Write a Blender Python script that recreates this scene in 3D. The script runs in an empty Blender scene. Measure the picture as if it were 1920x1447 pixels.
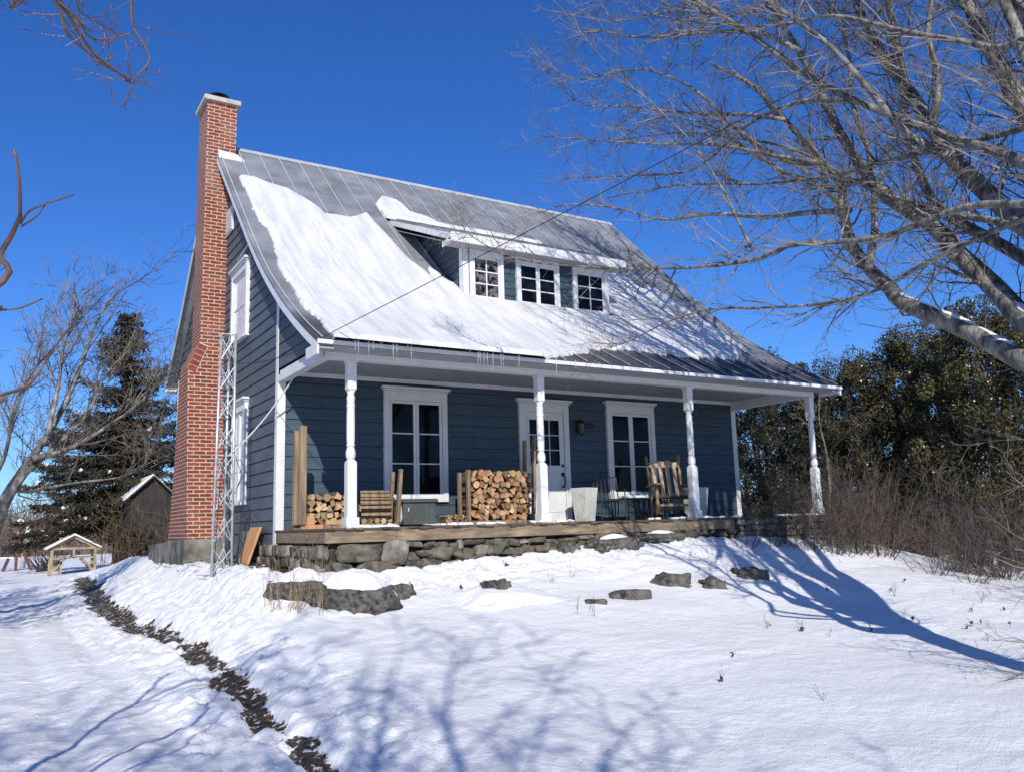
import bpy, math, random
import numpy as np
from mathutils import Matrix, Vector
random.seed(7)
NP = np.random.RandomState(11)
PI = math.pi
scene = bpy.context.scene
COL = scene.collection

# ------------------------------------------------------------------ camera
CAM = np.array([-3.9553, -13.8226, -0.0207]); YAW, PITCH, ROLL, FPX = 0.5504, 0.1619, -0.0287, 1589.9
FW = np.array([math.sin(YAW)*math.cos(PITCH), math.cos(YAW)*math.cos(PITCH), math.sin(PITCH)])
_r = np.array([math.cos(YAW), -math.sin(YAW), 0.0]); _u = np.cross(_r, FW)
RT = math.cos(ROLL)*_r + math.sin(ROLL)*_u
UP = -math.sin(ROLL)*_r + math.cos(ROLL)*_u
cd = bpy.data.cameras.new('camera'); cam = bpy.data.objects.new('camera', cd); COL.objects.link(cam)
cd.sensor_width = 36; cd.lens = FPX/1920*36; cd.clip_start = 0.05; cd.clip_end = 3000
cam.matrix_world = Matrix(((RT[0], UP[0], -FW[0], CAM[0]), (RT[1], UP[1], -FW[1], CAM[1]), (RT[2], UP[2], -FW[2], CAM[2]), (0, 0, 0, 1)))
scene.camera = cam
def at(px, py, dist):
    d = FW + RT*(px-960)/FPX - UP*(py-723.5)/FPX
    d = d/np.linalg.norm(d)
    return CAM + d*dist

# ------------------------------------------------------------------ numpy noise
_PT = NP.rand(256, 256).astype(np.float64)
def vnoise(x, y):
    xi = np.floor(x).astype(int); yi = np.floor(y).astype(int)
    fx = x-xi; fy = y-yi
    fx = fx*fx*fx*(fx*(fx*6-15)+10); fy = fy*fy*fy*(fy*(fy*6-15)+10)
    a = _PT[xi & 255, yi & 255]; b = _PT[(xi+1) & 255, yi & 255]; c = _PT[xi & 255, (yi+1) & 255]; d = _PT[(xi+1) & 255, (yi+1) & 255]
    return (a*(1-fx)+b*fx)*(1-fy)+(c*(1-fx)+d*fx)*fy
def fbm(x, y, oct=4, gain=.5):
    s = 0; a = 1; n = 0
    for i in range(oct):
        s = s+a*vnoise(x*2**i+17.3*i, y*2**i+9.1*i); n += a; a *= gain
    return s/n
def sstep(a, b, x):
    t = np.clip((x-a)/(b-a), 0, 1); return t*t*(3-2*t)

# ------------------------------------------------------------------ materials
def mat(name): 
    m = bpy.data.materials.new(name); m.use_nodes = True
    nt = m.node_tree; b = nt.nodes['Principled BSDF']
    return m, nt, b
def N(nt, t, **k):
    n = nt.nodes.new(t)
    for a, v in k.items():
        if a.startswith('i_'): n.inputs[a[2:].replace('_', ' ')].default_value = v
        else: setattr(n, a, v)
    return n
def noisy(name, c1, c2, scale=5, rough=.6, bump=0.2, bscale=None, stretch=(1, 1, 1), metallic=0, detail=6, dist=0.02, spec=.4, lo=.35, hi=.65, c3=None, s3=1.2):
    m, nt, b = mat(name); L = nt.links.new
    tc = N(nt, 'ShaderNodeTexCoord'); mp = N(nt, 'ShaderNodeMapping'); mp.inputs['Scale'].default_value = stretch
    L(tc.outputs['Object'], mp.inputs[0])
    n = N(nt, 'ShaderNodeTexNoise', i_Scale=scale, i_Detail=detail); L(mp.outputs[0], n.inputs['Vector'])
    r = N(nt, 'ShaderNodeValToRGB'); r.color_ramp.elements[0].position = lo; r.color_ramp.elements[1].position = hi
    r.color_ramp.elements[0].color = (*c1, 1); r.color_ramp.elements[1].color = (*c2, 1)
    L(n.outputs['Fac'], r.inputs[0]); out = r.outputs[0]
    if c3:
        n3 = N(nt, 'ShaderNodeTexNoise', i_Scale=s3, i_Detail=4.0); L(tc.outputs['Object'], n3.inputs['Vector'])
        r3 = N(nt, 'ShaderNodeValToRGB'); r3.color_ramp.elements[0].position = .5; r3.color_ramp.elements[1].position = .68
        L(n3.outputs['Fac'], r3.inputs[0])
        mx = N(nt, 'ShaderNodeMixRGB'); L(r3.outputs[0], mx.inputs[0]); L(out, mx.inputs[1]); mx.inputs[2].default_value = (*c3, 1); out = mx.outputs[0]
    L(out, b.inputs['Base Color'])
    b.inputs['Roughness'].default_value = rough; b.inputs['Metallic'].default_value = metallic
    b.inputs['Specular IOR Level'].default_value = spec
    if bump:
        n2 = N(nt, 'ShaderNodeTexNoise', i_Scale=bscale or scale*2, i_Detail=6.0); L(mp.outputs[0], n2.inputs['Vector'])
        bp = N(nt, 'ShaderNodeBump', i_Strength=bump, i_Distance=dist); L(n2.outputs['Fac'], bp.inputs['Height']); L(bp.outputs[0], b.inputs['Normal'])
    return m
M = {}
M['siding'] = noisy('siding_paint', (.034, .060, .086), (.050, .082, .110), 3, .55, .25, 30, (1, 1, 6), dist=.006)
M['siding_gable'] = noisy('sunlit_gable_paint', (.070, .088, .104), (.096, .116, .134), 2.2, .55, .25, 30, (1, 1, 6), dist=.006, c3=(.062, .078, .092), s3=.8)  # same paint as the siding, lightened and greyed to imitate grazing sun
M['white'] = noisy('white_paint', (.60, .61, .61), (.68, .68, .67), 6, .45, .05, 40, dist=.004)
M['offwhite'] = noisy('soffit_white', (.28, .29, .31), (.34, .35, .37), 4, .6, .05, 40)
M['metal_roof'] = noisy('tin_roof', (.22, .23, .245), (.32, .33, .345), 2.2, .5, .12, 8, metallic=.25, dist=.02, c3=(.19, .19, .20))
def wet(m):
    nt = m.node_tree; b = nt.nodes['Principled BSDF']; L = nt.links.new; src = b.inputs['Base Color'].links[0].from_socket
    tc = N(nt, 'ShaderNodeTexCoord'); sp = N(nt, 'ShaderNodeSeparateXYZ'); L(tc.outputs['Object'], sp.inputs[0])
    n = N(nt, 'ShaderNodeTexNoise', i_Scale=2.5, i_Detail=5.0); L(tc.outputs['Object'], n.inputs['Vector'])
    ma = N(nt, 'ShaderNodeMath', operation='MULTIPLY_ADD'); L(n.outputs['Fac'], ma.inputs[0]); ma.inputs[1].default_value = .9; L(sp.outputs['Y'], ma.inputs[2])
    mr = N(nt, 'ShaderNodeMapRange'); L(ma.outputs[0], mr.inputs[0]); mr.inputs[1].default_value = -.9; mr.inputs[2].default_value = -1.5
    mx = N(nt, 'ShaderNodeMixRGB', blend_type='MULTIPLY'); L(mr.outputs[0], mx.inputs[0]); L(src, mx.inputs[1]); mx.inputs[2].default_value = (.34, .33, .33, 1); L(mx.outputs[0], b.inputs['Base Color'])
wet(M['metal_roof'])
M['rooftrim'] = noisy('roof_trim', (.40, .42, .44), (.52, .54, .56), 4, .45, .0, metallic=.1)
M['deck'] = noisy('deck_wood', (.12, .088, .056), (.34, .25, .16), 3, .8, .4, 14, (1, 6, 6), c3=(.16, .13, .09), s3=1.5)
M['oldwood'] = noisy('weathered_wood', (.14, .10, .065), (.33, .235, .14), 5, .8, .4, 20, (3, 3, .35))
M['newwood'] = noisy('fresh_wood', (.42, .20, .085), (.55, .30, .14), 4, .7, .3, 20, (3, 3, .4))
M['darkwood'] = noisy('dark_wood', (.03, .022, .016), (.07, .05, .035), 6, .85, .4, 14, (3, 3, .4))
M['grey_barnwood'] = noisy('barn_wood', (.018, .016, .014), (.05, .045, .04), 5, .9, .4, 14, (4, 4, .3))
M['bark_log'] = noisy('log_bark', (.05, .04, .03), (.16, .125, .09), 12, .9, .6, 30)
M['bark'] = noisy('maple_bark', (.045, .042, .037), (.31, .29, .255), 11, .9, 1.0, 22, (1, 1, .45), dist=.03, c3=(.10, .092, .08), s3=3.5)
M['twig'] = noisy('twig_bark', (.05, .043, .036), (.23, .20, .17), 4, .8, 0)
M['twig_red'] = noisy('young_twig_bark', (.16, .09, .055), (.24, .14, .09), 4, .6, 0)
M['brush'] = noisy('brush_twig', (.03, .024, .02), (.13, .10, .082), 3, .85, 0)
M['dry'] = noisy('dry_stalk', (.22, .15, .08), (.38, .28, .17), 5, .85, 0)
M['concrete'] = noisy('rough_concrete', (.09, .09, .075), (.24, .235, .20), 3.5, .9, .5, 18, (1, 1, .6), c3=(.05, .05, .04), s3=1.8)
M['capstone'] = noisy('cap_concrete', (.33, .31, .26), (.46, .44, .38), 9, .9, .3)
M['black'] = noisy('black_metal', (.006, .006, .007), (.014, .014, .015), 6, .4, 0, spec=.5)
M['steel'] = noisy('galvanised_steel', (.42, .44, .46), (.62, .64, .66), 12, .4, .05, metallic=.55)
M['rock'] = noisy('field_rock', (.022, .02, .018), (.15, .14, .12), 16, .9, 1.0, 34, dist=.04, c3=(.16, .15, .125), s3=3)
M['stone'] = noisy('foundation_stone', (.045, .04, .032), (.17, .15, .115), 9, .9, .8, 22, dist=.02, c3=(.12, .09, .06), s3=2.2)
M['stonelight'] = noisy('pale_stone', (.10, .092, .078), (.27, .25, .21), 7, .9, .8, 22, dist=.02)
M['mortar'] = noisy('dark_mortar', (.025, .022, .018), (.10, .09, .07), 8, .95, .8, 20)
M['box_grey'] = noisy('grey_resin', (.06, .068, .068), (.085, .093, .092), 4, .5, .1)
M['planter'] = noisy('white_planter', (.50, .49, .45), (.62, .61, .57), 10, .75, .3, 30)
M['chairwood'] = noisy('varnished_wood', (.13, .075, .032), (.30, .19, .095), 6, .45, .2, 20, (1, 1, .4))
M['slatwood'] = noisy('worn_slat_wood', (.25, .17, .10), (.45, .34, .22), 8, .6, .2, 20, (2, 2, .3))
M['steel_dark'] = noisy('door_hardware', (.02, .018, .015), (.04, .035, .03), 8, .35, 0, metallic=.6)
M['ice'] = noisy('ice', (.75, .82, .9), (.85, .9, .95), 20, .08, 0)
M['ice'].node_tree.nodes['Principled BSDF'].inputs['Transmission Weight'].default_value = .8
M['needles'] = noisy('spruce_needles', (.010, .011, .006), (.045, .040, .020), 1.4, .75, 0, detail=3, c3=(.075, .055, .028), s3=.7)
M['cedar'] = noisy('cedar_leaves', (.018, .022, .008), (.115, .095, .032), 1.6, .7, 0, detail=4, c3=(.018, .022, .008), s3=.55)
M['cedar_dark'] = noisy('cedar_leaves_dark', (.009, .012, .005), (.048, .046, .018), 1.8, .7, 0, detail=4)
M['farwood'] = noisy('far_wood', (.09, .065, .055), (.17, .13, .11), .4, .9, 0)
M['wire'] = noisy('cable_sheath', (.01, .01, .01), (.02, .02, .02), 5, .5, 0)
M['rope'] = noisy('white_rope', (.5, .5, .48), (.65, .65, .62), 20, .8, 0)
M['red_frame'] = noisy('red_brown_timber', (.10, .035, .025), (.16, .06, .04), 5, .8, .2)
M['pine_frame'] = noisy('pale_pine', (.22, .18, .12), (.38, .32, .22), 5, .8, .2)
M['brown'] = noisy('dead_leaf', (.05, .03, .015), (.12, .075, .04), 5, .9, 0)

# glass: dark room behind, sharp reflections of the yard
m, nt, b = mat('window_glass'); M['glass'] = m
tc = N(nt, 'ShaderNodeTexCoord'); n = N(nt, 'ShaderNodeTexNoise', i_Scale=2.3, i_Detail=3.0); nt.links.new(tc.outputs['Object'], n.inputs['Vector'])
r = N(nt, 'ShaderNodeValToRGB'); r.color_ramp.elements[0].position = .5; r.color_ramp.elements[1].position = .75
r.color_ramp.elements[0].color = (.003, .004, .006, 1); r.color_ramp.elements[1].color = (.02, .022, .035, 1)
nt.links.new(n.outputs['Fac'], r.inputs[0]); nt.links.new(r.outputs[0], b.inputs['Base Color'])
b.inputs['Roughness'].default_value = .03; b.inputs['Specular IOR Level'].default_value = .14
m, nt, b = mat('curtained_glass'); M['curtain'] = m
tc = N(nt, 'ShaderNodeTexCoord'); n = N(nt, 'ShaderNodeTexNoise', i_Scale=6.0, i_Detail=3.0, i_Distortion=1.2); nt.links.new(tc.outputs['Object'], n.inputs['Vector'])
r = N(nt, 'ShaderNodeValToRGB'); r.color_ramp.elements[0].position = .42; r.color_ramp.elements[1].position = .6
r.color_ramp.elements[0].color = (.006, .006, .008, 1); r.color_ramp.elements[1].color = (.15, .13, .12, 1)
nt.links.new(n.outputs['Fac'], r.inputs[0]); nt.links.new(r.outputs[0], b.inputs['Base Color'])
b.inputs['Roughness'].default_value = .03
M['bright_glass'] = noisy('glass_painted_reflection', (.55, .58, .62), (.72, .75, .78), 4, .06, 0, spec=.6)  # pale pane colour painted in for the sky and snow reflection
# log ends
def logend(name, c1, c2, c3):
    m, nt, b = mat(name); L = nt.links.new
    tc = N(nt, 'ShaderNodeTexCoord'); oi = N(nt, 'ShaderNodeObjectInfo'); hv = N(nt, 'ShaderNodeHueSaturation')
    w = N(nt, 'ShaderNodeTexNoise', i_Scale=22.0, i_Detail=5.0); L(tc.outputs['Object'], w.inputs['Vector'])
    r = N(nt, 'ShaderNodeValToRGB'); r.color_ramp.elements[0].position = .3; r.color_ramp.elements[1].position = .7
    r.color_ramp.elements[0].color = (*c1, 1); r.color_ramp.elements[1].color = (*c2, 1); L(w.outputs['Fac'], r.inputs[0])
    mx = N(nt, 'ShaderNodeMixRGB'); mx.inputs[2].default_value = (*c3, 1); L(oi.outputs['Random'], mx.inputs[0]); L(r.outputs[0], mx.inputs[1])
    mr = N(nt, 'ShaderNodeMapRange'); mm_ = N(nt, 'ShaderNodeMath', operation='MULTIPLY'); mm_.inputs[1].default_value = 7.31; fr_ = N(nt, 'ShaderNodeMath', operation='FRACT'); L(oi.outputs['Random'], mm_.inputs[0]); L(mm_.outputs[0], fr_.inputs[0]); L(fr_.outputs[0], mr.inputs[0]); mr.inputs[3].default_value = .35; mr.inputs[4].default_value = 1.1; L(mr.outputs[0], hv.inputs['Value']); L(mx.outputs[0], hv.inputs['Color'])
    L(hv.outputs[0], b.inputs['Base Color']); b.inputs['Roughness'].default_value = .8
    bp = N(nt, 'ShaderNodeBump', i_Strength=.4, i_Distance=.01); L(w.outputs['Fac'], bp.inputs['Height']); L(bp.outputs[0], b.inputs['Normal'])
    return m
M['logend'] = logend('pale_split_wood', (.48, .32, .15), (.72, .55, .32), (.50, .30, .14))
M['logend_red'] = logend('red_split_wood', (.35, .18, .09), (.60, .38, .2), (.40, .18, .09))
# brick (UV in metres)
m, nt, b = mat('red_brick'); M['brick'] = m; L = nt.links.new
uv = N(nt, 'ShaderNodeUVMap'); br = N(nt, 'ShaderNodeTexBrick', i_Scale=1.0)
br.inputs['Color1'].default_value = (.27, .052, .026, 1); br.inputs['Color2'].default_value = (.12, .026, .017, 1)
br.inputs['Mortar'].default_value = (.52, .38, .28, 1); br.inputs['Mortar Size'].default_value = .0115; br.inputs['Mortar Smooth'].default_value = .15
br.inputs['Brick Width'].default_value = .232; br.inputs['Row Height'].default_value = .077; br.inputs['Bias'].default_value = -.1
br.offset = .5
nw = N(nt, 'ShaderNodeTexNoise', i_Scale=9.0, i_Detail=3.0); L(uv.outputs[0], nw.inputs['Vector'])
vm = N(nt, 'ShaderNodeVectorMath', operation='MULTIPLY_ADD'); L(nw.outputs['Color'], vm.inputs[0]); vm.inputs[1].default_value = (.008, .008, 0); L(uv.outputs[0], vm.inputs[2])
L(vm.outputs[0], br.inputs['Vector'])
n1 = N(nt, 'ShaderNodeTexNoise', i_Scale=14.0, i_Detail=5.0); L(uv.outputs[0], n1.inputs['Vector'])
n2 = N(nt, 'ShaderNodeTexNoise', i_Scale=.9, i_Detail=4.0); L(uv.outputs[0], n2.inputs['Vector'])
r1 = N(nt, 'ShaderNodeValToRGB'); r1.color_ramp.elements[0].position = .3; r1.color_ramp.elements[1].position = .72
r1.color_ramp.elements[0].color = (.62, .6, .6, 1); r1.color_ramp.elements[1].color = (1.12, 1.1, 1.08, 1); L(n1.outputs['Fac'], r1.inputs[0])
mx = N(nt, 'ShaderNodeMixRGB', blend_type='MULTIPLY'); mx.inputs[0].default_value = 1; L(br.outputs['Color'], mx.inputs[1]); L(r1.outputs[0], mx.inputs[2])
r2 = N(nt, 'ShaderNodeValToRGB'); r2.color_ramp.elements[0].position = .52; r2.color_ramp.elements[1].position = .75
r2.color_ramp.elements[0].color = (0, 0, 0, 1); r2.color_ramp.elements[1].color = (.35, .35, .35, 1); L(n2.outputs['Fac'], r2.inputs[0])
mx2 = N(nt, 'ShaderNodeMixRGB'); L(r2.outputs[0], mx2.inputs[0]); L(mx.outputs[0], mx2.inputs[1]); mx2.inputs[2].default_value = (.42, .31, .24, 1)
L(mx2.outputs[0], b.inputs['Base Color']); b.inputs['Roughness'].default_value = .85
iv = N(nt, 'ShaderNodeMath', operation='SUBTRACT'); iv.inputs[0].default_value = 1; L(br.outputs['Fac'], iv.inputs[1])
bp = N(nt, 'ShaderNodeBump', i_Strength=.7, i_Distance=.012); L(iv.outputs[0], bp.inputs['Height'])
bp2 = N(nt, 'ShaderNodeBump', i_Strength=.35, i_Distance=.01); L(n1.outputs['Fac'], bp2.inputs['Height']); L(bp.outputs[0], bp2.inputs['Normal']); L(bp2.outputs[0], b.inputs['Normal'])
# snow
def snowmat(name, bare=False):
    m, nt, b = mat(name); L = nt.links.new
    tc = N(nt, 'ShaderNodeTexCoord')
    n1 = N(nt, 'ShaderNodeTexNoise', i_Scale=11.0, i_Detail=8.0, i_Roughness=.68); L(tc.outputs['Object'], n1.inputs['Vector'])
    n2 = N(nt, 'ShaderNodeTexNoise', i_Scale=70.0, i_Detail=3.0); L(tc.outputs['Object'], n2.inputs['Vector'])
    b.inputs['Base Color'].default_value = (.80, .80, .805, 1)
    b.inputs['Roughness'].default_value = .55; b.inputs['Specular IOR Level'].default_value = .3
    bp = N(nt, 'ShaderNodeBump', i_Strength=.55, i_Distance=.06); L(n1.outputs['Fac'], bp.inputs['Height'])
    bp2 = N(nt, 'ShaderNodeBump', i_Strength=.6, i_Distance=.014); L(n2.outputs['Fac'], bp2.inputs['Height']); L(bp.outputs[0], bp2.inputs['Normal'])
    L(bp2.outputs[0], b.inputs['Normal'])
    if bare:
        at_ = N(nt, 'ShaderNodeAttribute', attribute_name='bare')
        n3 = N(nt, 'ShaderNodeTexNoise', i_Scale=14.0, i_Detail=6.0, i_Roughness=.65); L(tc.outputs['Object'], n3.inputs['Vector'])
        ad = N(nt, 'ShaderNodeMath', operation='ADD'); L(at_.outputs['Fac'], ad.inputs[0]); L(n3.outputs['Fac'], ad.inputs[1])
        rr = N(nt, 'ShaderNodeValToRGB'); rr.color_ramp.elements[0].position = .93; rr.color_ramp.elements[1].position = .985; L(ad.outputs[0], rr.inputs[0])
        n4 = N(nt, 'ShaderNodeTexNoise', i_Scale=25.0, i_Detail=5.0); L(tc.outputs['Object'], n4.inputs['Vector'])
        r4 = N(nt, 'ShaderNodeValToRGB'); r4.color_ramp.elements[0].position = .35; r4.color_ramp.elements[1].position = .7
        r4.color_ramp.elements[0].color = (.014, .010, .006, 1); r4.color_ramp.elements[1].color = (.11, .078, .042, 1); L(n4.outputs['Fac'], r4.inputs[0])
        mx = N(nt, 'ShaderNodeMixRGB'); L(rr.outputs[0], mx.inputs[0]); mx.inputs[1].default_value = (.80, .80, .805, 1); L(r4.outputs[0], mx.inputs[2])
        L(mx.outputs[0], b.inputs['Base Color'])
    return m
def roofsnow():
    m = snowmat('thin_roof_snow_toned'); nt = m.node_tree; b = nt.nodes['Principled BSDF']; L = nt.links.new
    tc = N(nt, 'ShaderNodeTexCoord'); mp = N(nt, 'ShaderNodeMapping'); mp.inputs['Scale'].default_value = (3.2, .55, .55); L(tc.outputs['Object'], mp.inputs[0])
    n = N(nt, 'ShaderNodeTexNoise', i_Scale=1.6, i_Detail=8.0, i_Roughness=.6); L(mp.outputs[0], n.inputs['Vector'])
    r = N(nt, 'ShaderNodeValToRGB'); r.color_ramp.elements[0].position = .36; r.color_ramp.elements[1].position = .60
    r.color_ramp.elements[0].color = (.56, .565, .58, 1); r.color_ramp.elements[1].color = (.72, .72, .725, 1); L(n.outputs['Fac'], r.inputs[0]); L(r.outputs[0], b.inputs['Base Color'])  # base darker than ground snow to hold back sun glare; streaks are melt
    return m
M['roof_snow'] = roofsnow(); M['snow'] = snowmat('snow'); M['ground'] = snowmat('snowy_ground', True)

# ------------------------------------------------------------------ mesh builder
class MB:
    def __init__(s): s.v = []; s.f = []; s.uv = []; s.n = 0; s.mi = []
    def add(s, vs, fs, mi=0):
        s.v.append(np.asarray(vs, float).reshape(-1, 3)); s.f.extend([tuple(i+s.n for i in f) for f in fs]); s.mi.extend([mi]*len(fs)); s.n += len(s.v[-1])
        return s
    def box(s, x0, x1, y0, y1, z0, z1, mi=0):
        return s.add([(x0, y0, z0), (x1, y0, z0), (x1, y1, z0), (x0, y1, z0), (x0, y0, z1), (x1, y0, z1), (x1, y1, z1), (x0, y1, z1)],
              [(0, 3, 2, 1), (4, 5, 6, 7), (0, 1, 5, 4), (1, 2, 6, 5), (2, 3, 7, 6), (3, 0, 4, 7)], mi)
    def hexa(s, p, mi=0): return s.add(p, [(0, 3, 2, 1), (4, 5, 6, 7), (0, 1, 5, 4), (1, 2, 6, 5), (2, 3, 7, 6), (3, 0, 4, 7)], mi)
    def bar(s, a, b, w, h, up=(0, 0, 1), mi=0):
        a = np.array(a, float); b = np.array(b, float); d = b-a; d /= np.linalg.norm(d)
        x = np.cross(d, up); 
        if np.linalg.norm(x) < 1e-4: x = np.cross(d, (0, 1, 0))
        x /= np.linalg.norm(x); y = np.cross(x, d)
        P = [q+x*sx*w/2+y*sy*h/2 for q in (a, b) for sx, sy in ((-1, -1), (1, -1), (1, 1), (-1, 1))]
        return s.hexa(P, mi)
    def prism(s, poly, a, b, axis, mi=0):   # polygon in the two other axes, extruded along axis
        P = []
        for t in (a, b):
            for (u, v) in poly:
                P.append({0: (t, u, v), 1: (u, t, v), 2: (u, v, t)}[axis])
        n = len(poly)
        return s.add(P, [tuple(range(n))[::-1], tuple(range(n, 2*n))]+[(i, (i+1) % n, n+(i+1) % n, n+i) for i in range(n)], mi)
    def tube(s, pts, rad, n=8, cap=True, mi=0):
        pts = np.array(pts, float); k = len(pts)
        if np.isscalar(rad): rad = [rad]*k
        V = []
        d = np.gradient(pts, axis=0); d /= np.linalg.norm(d, axis=1)[:, None]+1e-9
        x = np.cross(d[0], (0.13, .31, .94)); x /= np.linalg.norm(x)
        for i in range(k):
            x = x-d[i]*(x@d[i]); x /= np.linalg.norm(x)+1e-9; y = np.cross(d[i], x)
            for j in range(n):
                a = 2*PI*j/n; V.append(pts[i]+rad[i]*(math.cos(a)*x+math.sin(a)*y))
        F = [(i*n+j, i*n+(j+1) % n, (i+1)*n+(j+1) % n, (i+1)*n+j) for i in range(k-1) for j in range(n)]
        if cap: F += [tuple(range(n))[::-1], tuple((k-1)*n+j for j in range(n))]
        return s.add(V, F, mi)
    def lathe(s, prof, c, n=16, mi=0, axis=None):
        a = axis if axis is not None else (0, 0, 1); a = np.array(a, float); a /= np.linalg.norm(a)
        x = np.cross(a, (0, 1, 0)) if abs(a[1]) < .9 else np.cross(a, (1, 0, 0)); x /= np.linalg.norm(x); y = np.cross(a, x)
        V = []
        for (r, z) in prof:
            for j in range(n):
                t = 2*PI*j/n; V.append(np.array(c)+a*z+r*(math.cos(t)*x+math.sin(t)*y))
        k = len(prof)
        F = [(i*n+j, i*n+(j+1) % n, (i+1)*n+(j+1) % n, (i+1)*n+j) for i in range(k-1) for j in range(n)]
        F += [tuple(range(n))[::-1], tuple((k-1)*n+j for j in range(n))]
        return s.add(V, F, mi)
    def segs(s, S, n=3, mi=0):
        """many short tapered sticks at once: rows p0(3) p1(3) r0 r1"""
        if not len(S): return s
        S = np.asarray(S, float); p0 = S[:, :3]; p1 = S[:, 3:6]; d = p1-p0
        d /= np.linalg.norm(d, axis=1)[:, None]+1e-9
        ref = np.where(np.abs(d[:, 2:3]) > .9, np.array([[1., 0, 0]]), np.array([[0, 0, 1.]]))
        x = np.cross(d, ref); x /= np.linalg.norm(x, axis=1)[:, None]+1e-9; y = np.cross(d, x)
        V = np.zeros((len(S), 2*n, 3))
        for j in range(n):
            t = 2*PI*j/n; o = math.cos(t)*x+math.sin(t)*y
            V[:, j] = p0+o*S[:, 6:7]; V[:, n+j] = p1+o*S[:, 7:8]
        base = (np.arange(len(S))*2*n)[:, None]+s.n
        F = []
        for j in range(n): F.append(np.hstack([base+j, base+(j+1) % n, base+n+(j+1) % n, base+n+j]))
        F = np.vstack(F)
        s.v.append(V.reshape(-1, 3)); s.n += 2*n*len(S); s.f.extend(map(tuple, F.tolist())); s.mi.extend([mi]*len(F))
        return s
    def quads(s, P, mi=0):   # P (k,4,3)
        k = len(P); F = (np.arange(k*4).reshape(k, 4)+s.n)
        s.v.append(P.reshape(-1, 3)); s.n += 4*k; s.f.extend(map(tuple, F.tolist())); s.mi.extend([mi]*k); return s
    def build(s, name, mats, parent=None, smooth=False, bevel=0, uvf=None):
        V = np.vstack(s.v)
        if parent is not None: V = V-ORG[parent.name]
        me = bpy.data.meshes.new(name); me.from_pydata(V.tolist(), [], s.f); 
        if not isinstance(mats, (list, tuple)): mats = [mats]
        for m in mats: me.materials.append(m)
        if len(mats) > 1: me.polygons.foreach_set('material_index', s.mi)
        if smooth: me.polygons.foreach_set('use_smooth', [True]*len(me.polygons))
        me.update()
        o = bpy.data.objects.new(name, me); COL.objects.link(o)
        if parent is not None: o.parent = parent; ORG[o.name] = ORG[parent.name]
        else: ORG[o.name] = np.zeros(3)
        if bevel:
            bv = o.modifiers.new('bevel', 'BEVEL'); bv.width = bevel; bv.segments = 2; bv.limit_method = 'ANGLE'; bv.angle_limit = math.radians(40)
        return o
ORG = {}
def tag(o, label=None, cat=None, group=None, kind=None):
    if label: o['label'] = label
    if cat: o['category'] = cat
    if group: o['group'] = group
    if kind: o['kind'] = kind
    return o
def thing(name, loc, label, cat, group=None):
    o = bpy.data.objects.new(name, None); COL.objects.link(o); o.location = tuple(loc); ORG[o.name] = np.array(loc, float)
    o.empty_display_size = .2
    return tag(o, label, cat, group)
def dup(root, loc=None, rz=0, sc=1, label=None, name=None):
    r = root.copy(); COL.objects.link(r)
    if loc is not None: r.location = tuple(loc)
    r.rotation_euler = (0, 0, rz); r.scale = (sc, sc, sc)
    if label: r['label'] = label
    for ch in list(root.children):
        c = ch.copy(); COL.objects.link(c); c.parent = r
    return r

# ------------------------------------------------------------------ terrain
STRIP = np.array([(-1.35, 40), (-1.45, 18), (-1.75, 12), (-2.0, 5), (-2.0, 1), (-1.85, -2), (-1.8, -4.5), (-1.85, -6.6), (-1.8, -8.2), (-1.9, -10), (-2.2, -13), (-2.6, -40)])
def strip_dist(x, y):
    d = np.full(np.shape(x), 1e9)
    for (ax, ay), (bx, by) in zip(STRIP[:-1], STRIP[1:]):
        dx, dy = bx-ax, by-ay; t = np.clip(((x-ax)*dx+(y-ay)*dy)/(dx*dx+dy*dy), 0, 1)
        d = np.minimum(d, np.hypot(x-ax-t*dx, y-ay-t*dy))
    return d
def base_ground(x, y):
    x = np.asarray(x, float); y = np.asarray(y, float)
    b = np.interp(y, [-60, -14, -6, 0, 6, 20, 42, 60, 120, 400], [-2.2, -1.68, -1.66, -1.55, -1.45, -1.22, -1.02, -1.4, -3, -9])
    b = b-.55*sstep(13, 24, x)-.25*sstep(-5, -9, x)*0
    dx = np.where(x < -.75, (-.75-x)*3.3, np.where(x > 11.5, (x-11.5)*.75, 0)); dy = np.where(y < -2.45, -2.45-y, np.where(y > 11, (y-11)*.6, 0))
    d = np.hypot(dx, dy)
    fr = np.interp(d, [0, .5, 1.6, 3.2, 4.8, 6.6, 9.5], [1, .87, .575, .32, .15, .05, 0])
    pad = np.interp(x, [-1, 0, 2.5, 5, 8, 9.5, 11.5], [-.56, -.56, -.48, -.36, -.30, -.38, -.58])
    return b+(pad-b)*fr
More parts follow.
